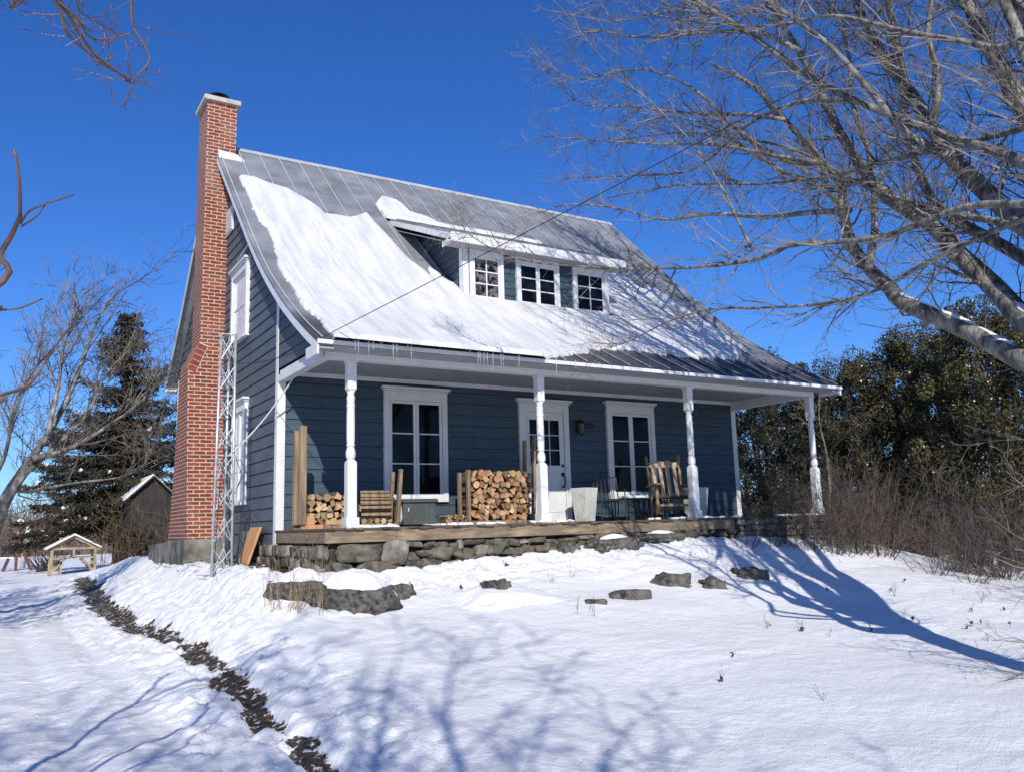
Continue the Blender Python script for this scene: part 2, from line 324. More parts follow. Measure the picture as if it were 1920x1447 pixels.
def ground(x, y):
    x = np.asarray(x, float); y = np.asarray(y, float)
    z = base_ground(x, y)
    near = sstep(60, 20, np.hypot(x-2, y+4))
    z = z+near*((fbm(x*.35+3, y*.35, 3)-.5)*.16+(fbm(x*1.3, y*1.3+40, 3)-.5)*.035+(fbm(x*4.3+11, y*6.5+4, 3)-.5)*.022)
    # old footprints and shovelled lumps: along the left bank, the stone wall and the path
    q = (fbm(x*1.1+80, y*1.1+20, 3)-.5)*1.6
    t1 = sstep(-1.9, -1.5, x)*sstep(.9, -.1, x+.15*(y+3)+q)*sstep(-4.6, -2.8, y+q)*sstep(9, 6, y)
    t2 = sstep(-3.9, -2.9, y+q*.6)*sstep(-2.0, -2.5, y)*sstep(-1.5, 0, x)*sstep(9, 7, x)
    t3 = sstep(.55, .12, np.abs(strip_dist(x, y)-.42+q*.12))*sstep(16, 8, y)*sstep(-11.5, -9, y)*.8
    t4 = sstep(-2.2, -3, x)*sstep(-12, -9, y)*sstep(20, 6, y)*.28
    t = np.maximum(np.maximum(t1, t2), np.maximum(t3, t4))
    lump = np.abs(fbm(x*3.1+5, y*3.1, 2)-.5)*2
    lump2 = fbm(x*7.5+2, y*7.5+7, 3)
    z = z+t*near*(-.075*(1-lump)**5+.17*np.abs(lump2-.45)*sstep(.38, .62, fbm(x*2.1+7, y*2.1+70, 2)+.12)-.01)
    tr = np.exp(-((x+3.4+.02*y)/.16)**2)+np.exp(-((x+2.75+.02*y)/.16)**2)   # faint wheel tracks on the drive
    z = z-.035*tr*near*sstep(-14, -10, y)*sstep(18, 10, y)
    # sheltered lip next to the bare strip
    sd = strip_dist(x, y)+(fbm(x*4.2+60, y*3.4, 4)-.5)*.44
    wid = np.interp(y, [-14, -9.5, -7.5, -4, 0, 6, 12, 15], [-.0, .05, .09, .12, .15, .22, .24, 0])
    z = z-.08*sstep(wid+.12, wid-.03, sd)*sstep(16, 14, y)*sstep(-16, -11, y)
    return z
def gp(px, py):
    d = FW + RT*(px-960)/FPX - UP*(py-723.5)/FPX
    ts = np.arange(3.5, 60, .02); X = CAM[0]+d[0]*ts; Y = CAM[1]+d[1]*ts; Z = CAM[2]+d[2]*ts
    k = np.argmax(Z < base_ground(X, Y)); return np.array([X[k], Y[k], float(ground(X[k], Y[k]))])
def axis_steps(spec, lo, hi):
    a = [spec[0][0]]
    for (x0, x1, st) in spec:
        n = int(round((x1-x0)/st)); a += list(np.linspace(x0, x1, n+1)[1:])
    st = spec[-1][2]; x = a[-1]
    while x < hi: st *= 1.16; x += st; a.append(x)
    st = spec[0][2]; x = a[0]; pre = []
    while x > lo: st *= 1.16; x -= st; pre.append(x)
    return np.array(pre[::-1]+a)
gx = axis_steps([(-7, -3, .06), (-3, 2.5, .035), (2.5, 13, .06)], -700, 700)
gy = axis_steps([(-11, -7.5, .045), (-7.5, -1.2, .035), (-1.2, 6, .07), (6, 20, .14)], -400, 900)
X, Y = np.meshgrid(gx, gy); Z = ground(X, Y)
nx, ny = len(gx), len(gy)
me = bpy.data.meshes.new('ground')
V = np.stack([X, Y, Z], -1).reshape(-1, 3)
idx = np.arange(nx*ny).reshape(ny, nx)
F = np.stack([idx[:-1, :-1], idx[:-1, 1:], idx[1:, 1:], idx[1:, :-1]], -1).reshape(-1, 4)
me.vertices.add(len(V)); me.vertices.foreach_set('co', V.ravel())
me.loops.add(F.size); me.loops.foreach_set('vertex_index', F.ravel())
me.polygons.add(len(F)); me.polygons.foreach_set('loop_start', np.arange(0, F.size, 4)); me.polygons.foreach_set('loop_total', np.full(len(F), 4))
me.polygons.foreach_set('use_smooth', np.ones(len(F), bool))
me.update(calc_edges=True)
sd = strip_dist(X, Y)+(fbm(X*4.2+60, Y*3.4, 4)-.5)*.44
wid = np.interp(Y, [-14, -9.5, -7.5, -4, 0, 6, 12, 15], [-.03, .04, .08, .11, .14, .22, .24, 0])
bare = sstep(wid+.16, wid-.06, sd)*.55*sstep(16, 14, Y)*sstep(-12, -9, Y)
under = sstep(-.6, -.2, X)*sstep(-2.2, -1.9, Y)*sstep(11, 10.4, X)*sstep(9.2, 8.8, Y)
gab = sstep(-.75, -.45, X)*sstep(.5, 0, X)*sstep(-2.2, -1.2, Y)*sstep(7, 4, Y)*.5
far = sstep(70, 110, Y)*.2
a_ = me.attributes.new('bare', 'FLOAT', 'POINT'); a_.data.foreach_set('value', np.maximum(np.maximum(bare, under), gab).ravel())
me.materials.append(M['ground'])
go = bpy.data.objects.new('ground', me); COL.objects.link(go); tag(go, kind='structure')

# ------------------------------------------------------------------ house
LX = 10.44; OV = .27; D = 2.2; WY = 9.0; YR = 4.45; ZR = 8.40
PY_ = [-2.74, -2.2, -1.6, -1.0, -.4, .05, .5, 1.0, YR]; PZ_ = [2.575, 2.86, 3.20, 3.57, 3.99, 4.33, 4.70, 5.13, ZR]
def rz(y):                      # top of the roof
    y = np.asarray(y, float); yy = np.where(y > YR, 2*YR-y, y)
    return np.interp(yy, PY_, PZ_)
house = thing('house', (0, 0, 0), 'blue clapboard farmhouse with bell-cast tin roof, full front porch and brick end chimney', 'house')
def H(mb, name, m, parent=None, **k): return mb.build(name, m, parent or house, **k)
# siding
def courses(z0, z1, e=.206, ph=-.246):
    k = math.floor((z0-ph)/e); out = []
    z = ph+k*e
    while z < z1: out.append((max(z, z0), min(z+e, z1))); z += e
    return out
def under_y(z, front=True):    # y where roof underside meets height z
    zz = z+.07
    return float(np.interp(zz, PZ_, PY_)) if front else 2*YR-float(np.interp(zz, PZ_, PY_))
def gable_siding(xs, sg):
    mb = MB()
    for (a, b_) in courses(-.246, ZR-.1):
        ya0 = 0.0 if a < 2.44 else max(under_y(a), -D-.04); ya1 = 0.0 if a < 2.44 else max(under_y(b_), -D-.04)
        if a < 2.44 and b_ > 2.44: ya0 = ya1 = 0.0
        yb0 = min(WY, under_y(a, False)); yb1 = min(WY, under_y(b_, False))
        if a > 4.3: pass
        o0, o1 = .024, .006
        P = [(xs, ya0, a), (xs+sg*o0, ya0, a), (xs+sg*o0, yb0, a), (xs, yb0, a), (xs, ya1, b_-.009), (xs+sg*o1, ya1, b_-.009), (xs+sg*o1, yb1, b_-.009), (xs, yb1, b_-.009)]
        mb.hexa(P)
    return mb
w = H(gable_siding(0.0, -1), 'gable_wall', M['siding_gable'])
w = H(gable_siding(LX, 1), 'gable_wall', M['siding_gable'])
mb = MB()
for (a, b_) in courses(-.246, 2.60):
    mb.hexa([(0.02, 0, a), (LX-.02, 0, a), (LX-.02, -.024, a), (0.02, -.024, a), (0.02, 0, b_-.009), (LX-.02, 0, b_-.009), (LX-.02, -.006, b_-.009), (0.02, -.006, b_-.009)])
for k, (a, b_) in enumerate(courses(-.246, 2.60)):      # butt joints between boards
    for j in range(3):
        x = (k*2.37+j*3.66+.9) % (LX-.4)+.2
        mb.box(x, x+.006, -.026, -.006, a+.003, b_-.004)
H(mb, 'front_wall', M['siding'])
mb = MB(); mb.box(0.02, LX-.02, .01, WY-.02, -.24, 3.9); mb.prism([(.1, 3.9), (WY-.1, 3.9), (WY-.9, 4.6), (YR, ZR-.25), (.35, 4.35)], .02, LX-.02, 0)
H(mb, 'inner_shell', M['darkwood'])
# corner boards and trim
mb = MB()
mb.box(-.035, .10, -.045, -.0245, -.25, 2.44); mb.box(-.035, -.0245, -.0245, .10, -.25, 2.44); mb.box(-.035, -.0245, -.045, .09, 2.441, 4.12); H(mb, 'corner_board', M['white'], bevel=.004)
mb = MB(); mb.box(LX-.10, LX+.03, -.045, -.0245, -.25, 2.44); H(mb, 'corner_board', M['white'], bevel=.004)
mb = MB(); mb.box(-.035, -.0245, WY-.1, WY+.03, -.25, 3.9); H(mb, 'corner_board', M['white'], bevel=.004)
mb = MB(); mb.box(0.1, LX-.1, -.06, -.026, 2.53, 2.60); mb.box(0.1, LX-.1, -.085, -.06, 2.56, 2.60); H(mb, 'wall_crown', M['white'], bevel=.004)
# roof
ys = np.concatenate([np.linspace(-2.74, 1.0, 26), [YR], 2*YR-np.linspace(-.55, 1.0, 12)[::-1]])
TH = .05
def smooth_rz(y):
    y = np.asarray(y, float); return (rz(y-.12)+rz(y+.12)+2*rz(y))/4 if False else rz(y)
mb = MB(); poly = [(y, float(rz(y))) for y in ys]+[(y, float(rz(y))-TH) for y in ys[::-1]]
n = len(ys); P = []; F = []
for x in (-OV, LX+OV):
    for (y, z) in poly: P.append((x, y, z))
for i in range(n-1):
    F.append((i, i+1, 2*n+i+1, 2*n+i)); a = 2*n-1-i; F.append((a-1, a, 2*n+a, 2*n+a-1)); F.append((i, 2*n-1-i, 2*n-2-i, i+1)[::1]); F.append((2*n+i, 2*n+i+1, 4*n-2-i, 4*n-1-i))
F.append((0, 2*n, 4*n-1, 2*n-1)); F.append((n-1, n, 3*n, 3*n-1))
mb.add(P, F)
nse = 24; seams = [-.2+(LX+.4)*i/nse for i in range(nse+1)]
for x in seams:
    for y0, y1 in zip(ys[:-1], ys[1:]):
        z0, z1 = float(rz(y0)), float(rz(y1)); wob = .006*math.sin(x*7+y0*3)
        mb.hexa([(x-.011+wob, y0, z0-.005), (x+.011+wob, y0, z0-.005), (x+.011+wob, y1, z1-.005), (x-.011+wob, y1, z1-.005), (x-.008+wob, y0, z0+.032), (x+.008+wob, y0, z0+.032), (x+.008+wob, y1, z1+.032), (x-.008+wob, y1, z1+.032)])
roof = H(mb, 'roof', M['metal_roof'])
mb = MB(); mb.prism([(YR-.13, ZR-.085), (YR, ZR+.03), (YR+.13, ZR-.085), (YR+.12, ZR-.10), (YR, ZR+.02), (YR-.12, ZR-.10)], .14, LX+OV, 0)
for x in seams:
    pass
H(mb, 'ridge_cap', M['rooftrim'], roof)
# bright seam caps on the upper bare slope are part of the trim
mb = MB()
for x in seams:
    for y0, y1 in zip(ys[:n-1], ys[1:n]):
        if y0 >= YR: break
        z0, z1 = float(rz(y0)), float(rz(y1)); wob = .006*math.sin(x*7+y0*3)
        mb.hexa([(x-.010+wob, y0, z0+.0325), (x+.010+wob, y0, z0+.0325), (x+.010+wob, y1, z1+.0325), (x-.010+wob, y1, z1+.0325), (x-.010+wob, y0, z0+.038), (x+.010+wob, y0, z0+.038), (x+.010+wob, y1, z1+.038), (x-.010+wob, y1, z1+.038)])
H(mb, 'standing_seams', M['rooftrim'], roof)
# rake boards, soffits, eave
for sx, nm in ((-OV, 'l'), (LX+OV-.025, 'r')):
    mb = MB()
    for y0, y1 in zip(ys[:-1], ys[1:]):
        z0, z1 = float(rz(y0))-TH-.003, float(rz(y1))-TH-.003; h = .13
        mb.hexa([(sx, y0, z0-h), (sx+.025, y0, z0-h), (sx+.025, y1, z1-h), (sx, y1, z1-h), (sx, y0, z0), (sx+.025, y0, z0), (sx+.025, y1, z1), (sx, y1, z1)])
    H(mb, 'rake_board', M['white'], roof)
for (a, b_) in ((-OV+.027, -.03), (LX+.03, LX+OV-.027)):
    mb = MB()
    for y0, y1 in zip(ys[:-1], ys[1:]):
        z0, z1 = float(rz(y0))-TH-.06, float(rz(y1))-TH-.06
        k = max(1, int(abs(y1-y0)/.2)); 
        for j in range(k):
            u0 = y0+(y1-y0)*j/k; u1 = y0+(y1-y0)*(j+1)/k-.012; v0 = z0+(z1-z0)*j/k; v1 = z0+(z1-z0)*(j+1)/k-.012*(z1-z0)/(y1-y0)
            mb.hexa([(a, u0, v0-.02), (b_, u0, v0-.02), (b_, u1, v1-.02), (a, u1, v1-.02), (a, u0, v0), (b_, u0, v0), (b_, u1, v1), (a, u1, v1)])
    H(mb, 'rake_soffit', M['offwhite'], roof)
mb = MB(); mb.box(-OV-.003, LX+OV+.003, -2.775, -2.745, 2.505, 2.565)            # front fascia
mb.box(-OV-.003, -OV+.03, -2.744, -2.25, 2.36, 2.52); mb.box(LX+OV-.03, LX+OV+.003, -2.744, -2.25, 2.42, 2.54)
H(mb, 'front_fascia', M['white'], roof, bevel=.004)
mb = MB(); mb.box(-OV, LX+OV, 9.42, 9.45, 3.62, 3.86); mb.box(-OV-.003, -.03, 9.0, 9.42, 3.60, 3.64); H(mb, 'rear_fascia', M['white'], roof, bevel=.004)
mb = MB(); k = 0; x = -OV+.03
while x < LX+OV-.03:                                                     # vented soffit panels
    x1 = min(x+.105, LX+OV-.03); mb.hexa([(x, -2.744, 2.488), (x1-.006, -2.744, 2.488), (x1-.006, -D-.085, 2.50), (x, -D-.085, 2.50), (x, -2.744, 2.50), (x1-.006, -2.744, 2.50), (x1-.006, -D-.085, 2.512), (x, -D-.085, 2.512)]); x = x1
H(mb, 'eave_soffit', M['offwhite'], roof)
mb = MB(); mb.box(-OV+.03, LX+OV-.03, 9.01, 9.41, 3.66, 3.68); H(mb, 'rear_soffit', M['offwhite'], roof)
mb = MB(); x = .1
for i in range(20):
    mb.box(.12, LX-.12, -.02-D*(i+1)/20+.006, -.02-D*i/20, 2.602, 2.62)
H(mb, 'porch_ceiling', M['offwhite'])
mb = MB(); mb.box(.0, LX, -D-.085, -D+.075, 2.41, 2.52); mb.box(.0, LX, -D-.087, -D-.084, 2.445, 2.45)
mb.box(-.002, .118, -D+.075, -.05, 2.42, 2.60); mb.box(LX-.118, LX+.002, -D+.075, -.05, 2.40, 2.60)
mb.box(.0, LX, -D-.06, -D+.07, 2.52, 2.72); mb.box(-.035, -.004, -D-.05, -.05, 2.41, 2.52)
H(mb, 'porch_beam', M['white'], bevel=.005)
# posts
def post_mesh(cx, cy):
    mb = MB(); q = .098
    mb.box(cx-q, cx+q, cy-q, cy+q, .0, .15); mb.box(cx-.07, cx+.07, cy-.07, cy+.07, .151, .93)
    mb.add([(cx+sx*.07, cy+sy*.07, .93) for sx, sy in ((-1, -1), (1, -1), (1, 1), (-1, 1))]+[(cx+sx*.045, cy+sy*.045, .965) for sx, sy in ((-1, -1), (1, -1), (1, 1), (-1, 1))], [(0, 1, 5, 4), (1, 2, 6, 5), (2, 3, 7, 6), (3, 0, 4, 7)])
    mb.lathe([(.045, .94), (.05, .97), (.066, 1.0), (.072, 1.05), (.066, 1.10), (.05, 1.14), (.048, 1.15), (.062, 1.165), (.062, 1.18), (.052, 1.19), (.058, 1.22), (.060, 1.35), (.060, 1.55), (.056, 1.72), (.062, 1.74), (.062, 1.76), (.055, 1.775), (.058, 1.84), (.064, 1.87), (.05, 1.89), (.05, 1.92), (.058, 1.94), (.05, 1.97)], (cx, cy, 0), 18)
    mb.add([(cx+sx*.045, cy+sy*.045, 1.955) for sx, sy in ((-1, -1), (1, -1), (1, 1), (-1, 1))]+[(cx+sx*.066, cy+sy*.066, 1.985) for sx, sy in ((-1, -1), (1, -1), (1, 1), (-1, 1))], [(0, 1, 5, 4), (1, 2, 6, 5), (2, 3, 7, 6), (3, 0, 4, 7)])
    mb.box(cx-.066, cx+.066, cy-.066, cy+.066, 1.985, 2.375); mb.box(cx-.082, cx+.082, cy-.082, cy+.082, 2.376, 2.409)
    return mb
for px_ in (.42, 3.70, 7.01, 10.37):
    H(post_mesh(px_, -D), 'porch_post', M['white'], bevel=.006)
# deck
mb = MB(); x = -.04; k = 0
while x < LX+.05:
    x1 = min(x+.14, LX+.06); dz = .004*math.sin(k*2.3); mb.box(x, x1-.008, -D-.27+.02*math.sin(k*1.7), -.03, -.03+dz, 0.0+dz); x = x1; k += 1
M['deck_top'] = noisy('dark_deck_boards', (.045, .035, .026), (.16, .12, .08), 3, .7, .4, 14, (1, 6, 6))  # boards darkened to cut bounced fill and deepen the porch shade
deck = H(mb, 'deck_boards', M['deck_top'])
mb = MB(); cuts = [-.03, 1.02, 4.6, 7.75]
for a, b_ in zip(cuts[:-1], cuts[1:]): mb.box(a, b_-.006, -D-.245, -D-.205, -.20, -.034)
mb.box(-.03, .01, -D-.2, -.05, -.20, -.034)
H(mb, 'deck_rim', M['deck'], bevel=.005)

# stone foundation
def stone(mb, c, s, seed, mi=0, k=3):
    rs = np.random.RandomState(seed); g = np.linspace(-1, 1, k+2)
    V = []; idx = {}
    F = []
    def vid(p):
        key = tuple(np.round(p, 4))
        if key not in idx: idx[key] = len(V); V.append(np.array(p, float))
        return idx[key]
    for ax in range(3):
        for sg in (-1, 1):
            for i in range(k+1):
                for j in range(k+1):
                    q = []
                    for (u, v) in ((g[i], g[j]), (g[i+1], g[j]), (g[i+1], g[j+1]), (g[i], g[j+1])):
                        p = [0, 0, 0]; p[ax] = sg; p[(ax+1) % 3] = u; p[(ax+2) % 3] = v; q.append(vid(p))
                    F.append(tuple(q) if sg > 0 else tuple(q[::-1]))
    V = np.array(V); nn = V/np.linalg.norm(V, axis=1)[:, None]
    V = V*.74+nn*.30*1.1
    skew = rs.uniform(-.38, .38, (3, 3)); np.fill_diagonal(skew, 0); skew[:, 1] *= .3
    V = V+V@skew.T+rs.uniform(-.12, .12, V.shape)
    mb.add(V*np.array(s)+np.array(c), F, mi)
mb = MB(); mb.box(.02, 7.9, -D-.12, -D+.0, -1.1, -.205, 2); mb.box(0.03, .15, -D-.1, 8.9, -1.1, -.25, 2); mb.box(.02, .6, -D, -.02, -.6, -.04, 2)
rs = random.Random(5); sd_ = 0
mb2 = mb
for (x0, x1, z0, z1) in ((.18, .80, -.46, -.22), (.12, .42, -.72, -.48), (.46, 1.02, -.70, -.48)): stone(mb2, ((x0+x1)/2, -D-.16, (z0+z1)/2), ((x1-x0)/2, .1, (z1-z0)/2), sd_, 0, 4); sd_ += 1
stone(mb2, (1.0, -D-.19, -.36), (.17, .1, .16), 99, 1)
rows = [(-.22, .10), (-.34, .13), (-.48, .13), (-.62, .13), (-.76, .13)]
for (zt, h) in rows:
    x = 1.16 if zt > -.5 else .95
    while x < 7.7:
        wd = rs.uniform(.10, .36)*rs.choice([.6, 1, 1.1]); hh = h*rs.uniform(.6, 1.45)
        if zt < -.2 and x > 5.6 and x < 6.0: pass
        stone(mb2, (x+wd/2, -D-.15+rs.uniform(-.03, .03), zt-h/2+rs.uniform(-.03, .03)), (wd/2*.98, rs.uniform(.07, .12), hh/2), sd_, 1 if rs.random() < .22 else 0); sd_ += 1; x += wd*.98
for y in np.arange(-2.2, 8.0, .3):
    for z in (-.33, -.50, -.68): stone(mb2, (-.0+rs.uniform(-.03, .02), y+rs.uniform(-.1, .1), z), (.08, rs.uniform(.1, .2), .085), sd_, 1 if rs.random() < .4 else 0); sd_ += 1
H(mb, 'stone_foundation', [M['stone'], M['stonelight'], M['mortar']], smooth=True)
mb = MB(); mb.box(7.78, 10.5, -D-.2, -D+.15, -1.3, -.032, 2)
for r_ in range(7):
    z = -.03-.115*r_-.055; x = 7.8
    while x < 10.5:
        wd = rs.uniform(.16, .36); wd = min(wd, 10.52-x)
        if wd < .08: break
        stone(mb, (x+wd/2, -D-.215, z), (wd/2*.95, .05, .05), sd_, 1 if rs.random() < .45 else 0); sd_ += 1; x += wd
    y = -D
    while y < 0:
        stone(mb, (10.49, y+.15, z), (.05, .14, .05), sd_, 1 if rs.random() < .45 else 0); sd_ += 1; y += .3
H(mb, 'stone_foundation', [M['stone'], M['stonelight'], M['mortar']], smooth=True)

# chimney
secs = [(-.35, -.70, 3.55, 5.75), (.3, -.70, 3.68, 5.5), (1.8, -.71, 3.86, 5.1), (3.25, -.72, 4.0, 4.84), (3.32, -.72, 4.0, 4.83), (3.86, -.50, 4.0, 4.82), (9.17, -.50, 4.0, 4.80)]
me = bpy.data.meshes.new('chimney'); V = []; F = []; UVS = []
x1c = .12
for (z, x0, y0, y1) in secs: V += [(x0, y0, z), (x1c, y0, z), (x1c, y1, z), (x0, y1, z)]
for i in range(len(secs)-1):
    for j in range(4):
        a, b_ = i*4+j, i*4+(j+1) % 4; F.append((a, b_, b_+4, a+4)); UVS.append([(V[q][0] if j in (0, 2) else V[q][1]+.02, V[q][2]) for q in F[-1]])
F.append(tuple(len(V)-4+j for j in range(4))); UVS.append([(V[q][0], V[q][1]) for q in F[-1]])
me.from_pydata(V, [], F); me.materials.append(M['brick']); ul = me.uv_layers.new(name='UVMap'); li = 0
for u in UVS:
    for q in u: ul.data[li].uv = q; li += 1
me.update(); ch = bpy.data.objects.new('chimney', me); COL.objects.link(ch); ch.parent = house; ORG[ch.name] = np.zeros(3)
mb = MB(); mb.box(-.575, .195, 3.925, 4.875, 9.172, 9.28); H(mb, 'chimney_cap', M['capstone'], ch, bevel=.012)
mb = MB(); mb.lathe([(.12, 9.28), (.12, 9.42), (.11, 9.42)], (-.19, 4.35, 0), 16); mb.lathe([(.215, 9.475), (.22, 9.482), (.16, 9.515), (.03, 9.54)], (-.19, 4.35, 0), 24)
for a in range(4): mb.bar((-.19+.11*math.cos(a*PI/2+.5), 4.35+.11*math.sin(a*PI/2+.5), 9.38), (-.19+.14*math.cos(a*PI/2+.5), 4.35+.14*math.sin(a*PI/2+.5), 9.49), .015, .01)
H(mb, 'rain_cap', M['black'], ch, smooth=False)
# rowlock bricks on the shoulder edge
mb = MB()
for i in range(5):
    t0 = i/5; t1 = (i+.88)/5; A = np.array([-.725, 0, 3.28]); B = np.array([-.505, 0, 3.84]); nrm = np.array([.56, 0, -.22])/.6
    p0 = A+(B-A)*t0; p1 = A+(B-A)*t1
    P = []
    for y in (3.985, 4.4):
        for q in (p0, p1, p1+nrm*.17, p0+nrm*.17): P.append((q[0], y, q[2]))
    mb.add(P, [(0, 1, 2, 3), (7, 6, 5, 4), (0, 4, 5, 1), (1, 5, 6, 2), (2, 6, 7, 3), (3, 7, 4, 0)])
M['plainbrick'] = noisy('single_brick', (.13, .03, .02), (.26, .06, .035), 9, .85, .3)
M['mortar_light'] = noisy('pale_mortar', (.5, .43, .35), (.6, .52, .43), 20, .9, .2)
H(mb, 'shoulder_bricks', M['plainbrick'], ch)
mb = MB(); mb.prism([(-.722, 3.27), (-.502, 3.85), (-.33, 3.78), (-.55, 3.21)], 3.993, 3.9975, 1); H(mb, 'shoulder_mortar', M['mortar_light'], ch)
mb = MB(); mb.hexa([(-.80, 3.42, -1.4), (.02, 3.42, -1.4), (.02, 7.7, -1.4), (-.80, 7.7, -1.4), (-.78, 3.45, -.12), (.02, 3.45, -.12), (.02, 7.6, -.24), (-.78, 7.6, -.24)])
H(mb, 'chimney_footing', M['concrete'], ch, bevel=.02)
# flashing and snow caught against the chimney
mb = MB(); mb.hexa([(-.24, 3.90, float(rz(3.9))+.0), (.30, 3.90, float(rz(3.9))), (.30, 3.998, float(rz(3.998))), (-.24, 3.998, float(rz(3.998))), (-.25, 3.96, float(rz(3.99))+.05), (.15, 3.96, float(rz(3.99))+.04), (.15, 3.998, float(rz(3.998))+.09), (-.25, 3.998, float(rz(3.998))+.13)])
H(mb, 'chimney_flashing', M['white'], roof)

# dormer
DX0, DX1, DE0, DE1 = 3.5, 6.95, 3.06, 7.2
def dz_(y): return 5.42+.415*(y+.36)         # top of dormer roof
mb = MB()
for (a, b_) in courses(4.27, 5.32, .150, 4.27): mb.hexa([(DX0, .05, a), (DX1, .05, a), (DX1, -.022, a), (DX0, -.022, a), (DX0, .05, b_), (DX1, .05, b_), (DX1, -.006, b_), (DX0, -.006, b_)])
H(mb, 'dormer_wall', M['siding'])
for xs, sg in ((DX0, -1), (DX1, 1)):
    mb = MB()
    for (a, b_) in courses(4.27, 6.7, .150, 4.27):
        # from front plane back to where the cheek meets the main roof
        yr0 = float(np.interp(a, PZ_, PY_)); yr1 = float(np.interp(b_, PZ_, PY_))
        yf0 = max(0.0, (a+.1-5.42)/.415-.36); yf1 = max(0.0, (b_+.1-5.42)/.415-.36)
        if yf1 > yr1 and yf0 > yr0: break
        mb.hexa([(xs, yf0, a), (xs+sg*.022, yf0, a), (xs+sg*.022, yr0+.05, a), (xs, yr0+.05, a), (xs, min(yf1, yr1), b_), (xs+sg*.006, min(yf1, yr1), b_), (xs+sg*.006, yr1+.05, b_), (xs, yr1+.05, b_)])
    H(mb, 'dormer_cheek', M['siding'])
mb = MB(); mb.box(DX0-.03, DX0+.10, -.04, -.023, 4.26, 5.31); mb.box(DX0-.035, DX0-.023, -.04, .09, 4.27, 5.31); H(mb, 'dormer_corner_board', M['white'])
mb = MB(); mb.box(DX1-.02, DX1+.03, -.04, -.023, 4.28, 5.31); H(mb, 'dormer_corner_board', M['white'])
mb = MB(); yb = 2.86
mb.hexa([(DE0, -.36, dz_(-.36)-.04), (DE1, -.36, dz_(-.36)-.04), (DE1, yb, dz_(yb)-.04), (DE0, yb, dz_(yb)-.04), (DE0, -.36, dz_(-.36)), (DE1, -.36, dz_(-.36)), (DE1, yb, dz_(yb)), (DE0, yb, dz_(yb))])
x = DE0+.1
while x < DE1:
    mb.hexa([(x-.01, -.355, dz_(-.355)-.005), (x+.01, -.355, dz_(-.355)-.005), (x+.01, yb-.05, dz_(yb-.05)-.005), (x-.01, yb-.05, dz_(yb-.05)-.005), (x-.008, -.355, dz_(-.355)+.03), (x+.008, -.355, dz_(-.355)+.03), (x+.008, yb-.05, dz_(yb-.05)+.03), (x-.008, yb-.05, dz_(yb-.05)+.03)]); x += .45
droof = H(mb, 'dormer_roof', M['metal_roof'])
mb = MB(); mb.box(DE0-.004, DE1+.004, -.39, -.362, 5.22, 5.40)
mb.box(DE0-.004, DE0+.02, -.361, .0, 5.20, 5.30); mb.box(DE1-.02, DE1+.004, -.361, .0, 5.24, 5.30)
for xs in (DE0-.004, DE1-.02):
    mb.hexa([(xs, -.361, dz_(-.361)-.18), (xs+.024, -.361, dz_(-.361)-.18), (xs+.024, yb-.15, dz_(yb-.15)-.15), (xs, yb-.15, dz_(yb-.15)-.15), (xs, -.361, dz_(-.361)-.043), (xs+.024, -.361, dz_(-.361)-.043), (xs+.024, yb-.1, dz_(yb-.1)-.043), (xs, yb-.1, dz_(yb-.1)-.043)])
H(mb, 'dormer_fascia', M['white'], droof, bevel=.004)
mb = MB(); mb.box(DE0+.021, DE1-.021, -.361, .0, 5.235, 5.25)
mb.hexa([(DE0+.021, 0, 5.32), (DX0-.03, 0, 5.32), (DX0-.03, 2.4, 5.32+2.4*.415), (DE0+.021, 2.4, 5.32+2.4*.415), (DE0+.021, 0, 5.335), (DX0-.03, 0, 5.335), (DX0-.03, 2.4, 5.335+2.4*.415), (DE0+.021, 2.4, 5.335+2.4*.415)])
H(mb, 'dormer_soffit', M['offwhite'], droof)

